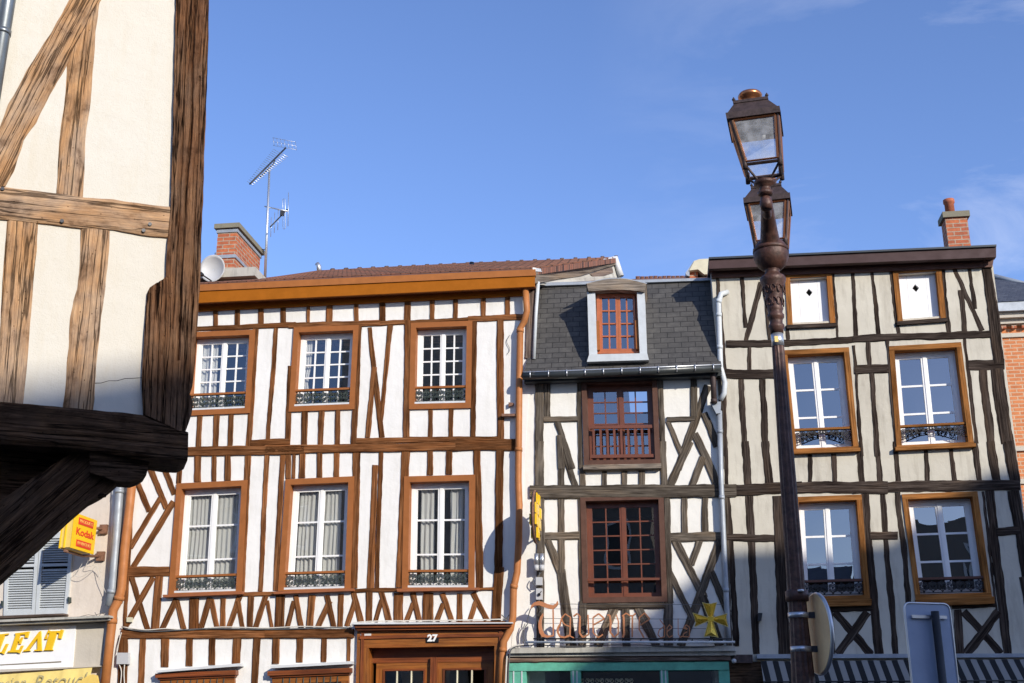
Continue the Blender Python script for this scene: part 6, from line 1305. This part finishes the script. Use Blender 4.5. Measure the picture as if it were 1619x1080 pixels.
# round mirror/sign seen from behind, clamped to the post
mc = at_y(1291, 1002, LY-.02); MS = thing('round_sign', mc, 'round sign seen obliquely from behind, tan back and grey rim, clamped to the lamp post', 'sign')
ya = R(84); nm_ = Vector((math.sin(ya), math.cos(ya), 0)); um_ = Vector((math.cos(ya), -math.sin(ya), 0)); rr_ = .262
PM = Plane((mc.x, mc.y, 0), 0); PM.U = um_; PM.N = -nm_; PM.O = Vector((mc.x, mc.y, 0))
dsc = [(math.cos(2*math.pi*k/48)*rr_, mc.z+math.sin(2*math.pi*k/48)*rr_) for k in range(48)]
mb = MB(); mb.poly(PM, dsc, -.006, .006); mb.build('sign_panel', M['tan'], MS)
mb = MB(); mb.tube([PM.W(p[0], p[1], -.01) for p in dsc], .014, 8, closed=True); mb.build('sign_rim', M['alu'], MS)
for y in (973, 1026.5):
    z = zl(y); mb = MB(); mb.lathe([(-.018, px2m(y, 30)+.006), (.018, px2m(y, 30)+.006)], 24, (LX, LY, z)); mb.build('clamp_band', M['alu'], MS)
    mb = MB(); d_ = Vector((mc.x, mc.y, z)); mb.cube(Vector((LX, LY, z)).lerp(d_, .6), (d_-Vector((LX, LY, z))).length*.8, .03, .04, math.atan2(mc.y-LY, mc.x-LX)); mb.build('clamp_bar', M['ironk'], MS)
# post collar
mb = MB(); z = zl(940); mb.lathe([(z-.05, px2m(940, 29)), (z-.045, px2m(940, 36)), (z+.02, px2m(940, 36)), (z+.03, px2m(940, 28))], 24, (LX, LY, 0)); mb.build('post_collar', M['lamp'], LP)
mb = MB(); p = at_y(1266, 934, LY-.08); mb.lathe([(-.008, .022), (.008, .022)], 10, p); mb.build('bolt', M['alu'], LP)

# rectangular sign seen from behind
SY = 11.5; RSG = thing('rectangular_sign', (at_y(1478, 1020, SY).x, SY, 0), 'tall grey-blue rectangular sign with rounded corners seen from behind on a dark post', 'sign')
s1, s2, s3 = at_y(1428.5, 953, SY), at_y(1501, 959, SY+.12), at_y(1440, 1150, SY)
W5 = .60; yw = math.atan2(s2.y-s1.y, s2.x-s1.x); PS = Plane((s1.x, s1.y, 0), yw); W5 = (Vector((s2.x, s2.y, 0))-Vector((s1.x, s1.y, 0))).length; zT = s1.z; zB_ = zT-1.15; cr5 = .06
tl = .0
pts = []
for (cx5, cz5, a0) in ((cr5, zT-cr5, 180), (W5-cr5, zT-cr5, 90), (W5-cr5, zB_+cr5, 0), (cr5, zB_+cr5, -90)):
    for k in range(5): a = R(a0-k*22.5); pts.append((cx5+math.cos(a)*cr5, cz5+math.sin(a)*cr5))
mb = MB(); mb.poly(PS, pts, -.012, 0.0); mb.build('sign_panel', M['signb'], RSG)
mb = MB(); mb.tube([PS.W(p[0], p[1], 0.0) for p in pts], .010, 6, closed=True); mb.build('panel_edge', M['alu'], RSG)
for z in (zT-.13, zB_+.3):
    mb = MB(); mb.quad(PS, [(W5*.12, z+.015), (W5*.88, z+.015), (W5*.88, z-.015), (W5*.12, z-.015)], .012, .03); mb.build('rail', M['alu'], RSG)
mb = MB(); mb.tube([PS.W(W5*.58, zT-.08, .065), PS.W(W5*.58, 0, .065)], .038, 14); mb.build('post', M['ironk'], RSG)

# ============================================================ HOUSES ACROSS THE STREET (cast the shade, show in the panes)
def opp(x0, x1, h, y, dep, mat, roofh, lab, nfl, slope=0.0, gable=False):
    o = thing('town_house', ((x0+x1)/2, y-dep/2, 0), lab, 'house', 'houses across the street')
    mb = MB(); A_, B_ = Vector((x0, y, 0)), Vector((x1, y, 0)); Y = Vector((0, -dep, 0)); H0, H1 = Vector((0, 0, h)), Vector((0, 0, h+slope))
    mb.box([A_+Y+H0, B_+Y+H1, B_+Y, A_+Y, A_+H0, B_+H1, B_, A_]); mb.build('wall', mat, o)
    if roofh:
        mb = MB()
        if gable:
            m_ = (x0+x1)/2; P_ = [Vector((x0-.2, y+.3, h)), Vector((x1+.2, y+.3, h)), Vector((m_, y+.3, h+roofh))]; mb.add(P_+[p-Vector((0, dep+.6, 0)) for p in P_], [(0, 1, 2), (5, 4, 3), (0, 2, 5, 3), (2, 1, 4, 5), (1, 0, 3, 4)])
        else:
            P_ = [Vector((x0, y+.4, h)), Vector((x0, y-dep-.3, h)), Vector((x0, y-dep/2, h+roofh))]; mb.add(P_+[p+Vector((x1-x0, 0, slope)) for p in P_], [(0, 1, 2), (5, 4, 3), (0, 2, 5, 3), (2, 1, 4, 5), (1, 0, 3, 4)])
        mb.build('roof', M['slate2'], o)
    n = max(1, int((x1-x0)/2.3))
    for f in range(nfl):
        z = 1.0+f*h/nfl*.97
        for k in range(n):
            cx5 = x0+(k+.5)*(x1-x0)/n; mb = MB(); mb.cube((cx5, y+.02, z+.85), 1.05, .12, 1.6); w = mb.build('window', M['white'], o)
            mb = MB(); mb.cube((cx5, y+.09, z+.85), .85, .02, 1.4); mb.build('glass', M['black'], w)
    return o

def opp_poly(pts, y, dep, mat, lab, nfl, zmax):
    o = thing('town_house', ((pts[0][0]+pts[-1][0])/2, y-dep/2, 0), lab, 'house', 'houses across the street')
    PO = Plane((0, y, 0), math.pi); PO.U = Vector((1, 0, 0)); PO.N = Vector((0, 1, 0))
    mb = MB(); mb.poly(PO, pts, -dep, 0); mb.build('wall', mat, o)
    x0, x1 = pts[0][0], pts[-1][0]; n = max(1, int((x1-x0)/2.3))
    for f in range(nfl):
        z = 1.0+f*zmax/nfl*.97
        for k in range(n):
            cx5 = x0+(k+.5)*(x1-x0)/n; mb = MB(); mb.cube((cx5, y+.02, z+.85), 1.05, .12, 1.6); w = mb.build('window', M['white'], o)
            mb = MB(); mb.cube((cx5, y+.09, z+.85), .85, .02, 1.4); mb.build('glass', M['black'], w)
opp(-34, -20.5, 9.5, -10, 7, M['plD2'], 3.0, 'low grey house across the street with slate roof, farthest left of its row', 3)
opp(-20.4, -13.2, 10.6, -10, 7, M['plD'], 2.6, 'brown rendered house across the street beside the low grey one', 4)
opp(-13.1, -7.6, 12.3, -10, 7, M['plD2'], 3.4, 'tall gabled house across the street, the only one with a front gable', 4, gable=True)
opp(-7.5, -2.2, 10.2, -10, 7, M['plD'], 1.6, 'three-storey brown house across the street right of the gabled one', 3)
opp(-2.1, 4.6, 6.6, -10, 7, M['plD2'], 1.2, 'lowest house of the row across the street', 2)

opp_poly([(20.05, 0), (20.05, 15.0), (20.5, 16.0), (20.95, 16.7), (23.15, 16.6), (23.6, 17.1), (24.2, 17.5), (34, 17.7), (34, 0)], -10, 7, M['plD2'], 'tallest building across the street, with a stepped top', 5, 15.0)
opp_poly([(4.7, 0), (4.7, 8.6), (10.6, 8.9), (10.61, 0)], -10, 7, M['plD'], 'low brown building across the street between the lowest house and the long one', 3, 8.0)
opp_poly([(10.7, 0), (10.7, 12.4), (15, 12.95), (19.8, 12.9), (19.8, 0)], -10, 7, M['plD'], 'long building across the street with a shallow sloping top', 4, 12.0)
opp_poly([(16.5, 0), (16.5, 21.0), (21.9, 21.75), (23.3, 22.25), (25.9, 22.4), (25.9, 0)], -30, 9, M['stoneW'], 'unseen tall block added behind the row opposite to soften a shade edge', 6, 20.0)  # added out of view; its distance softens the shade on the near house
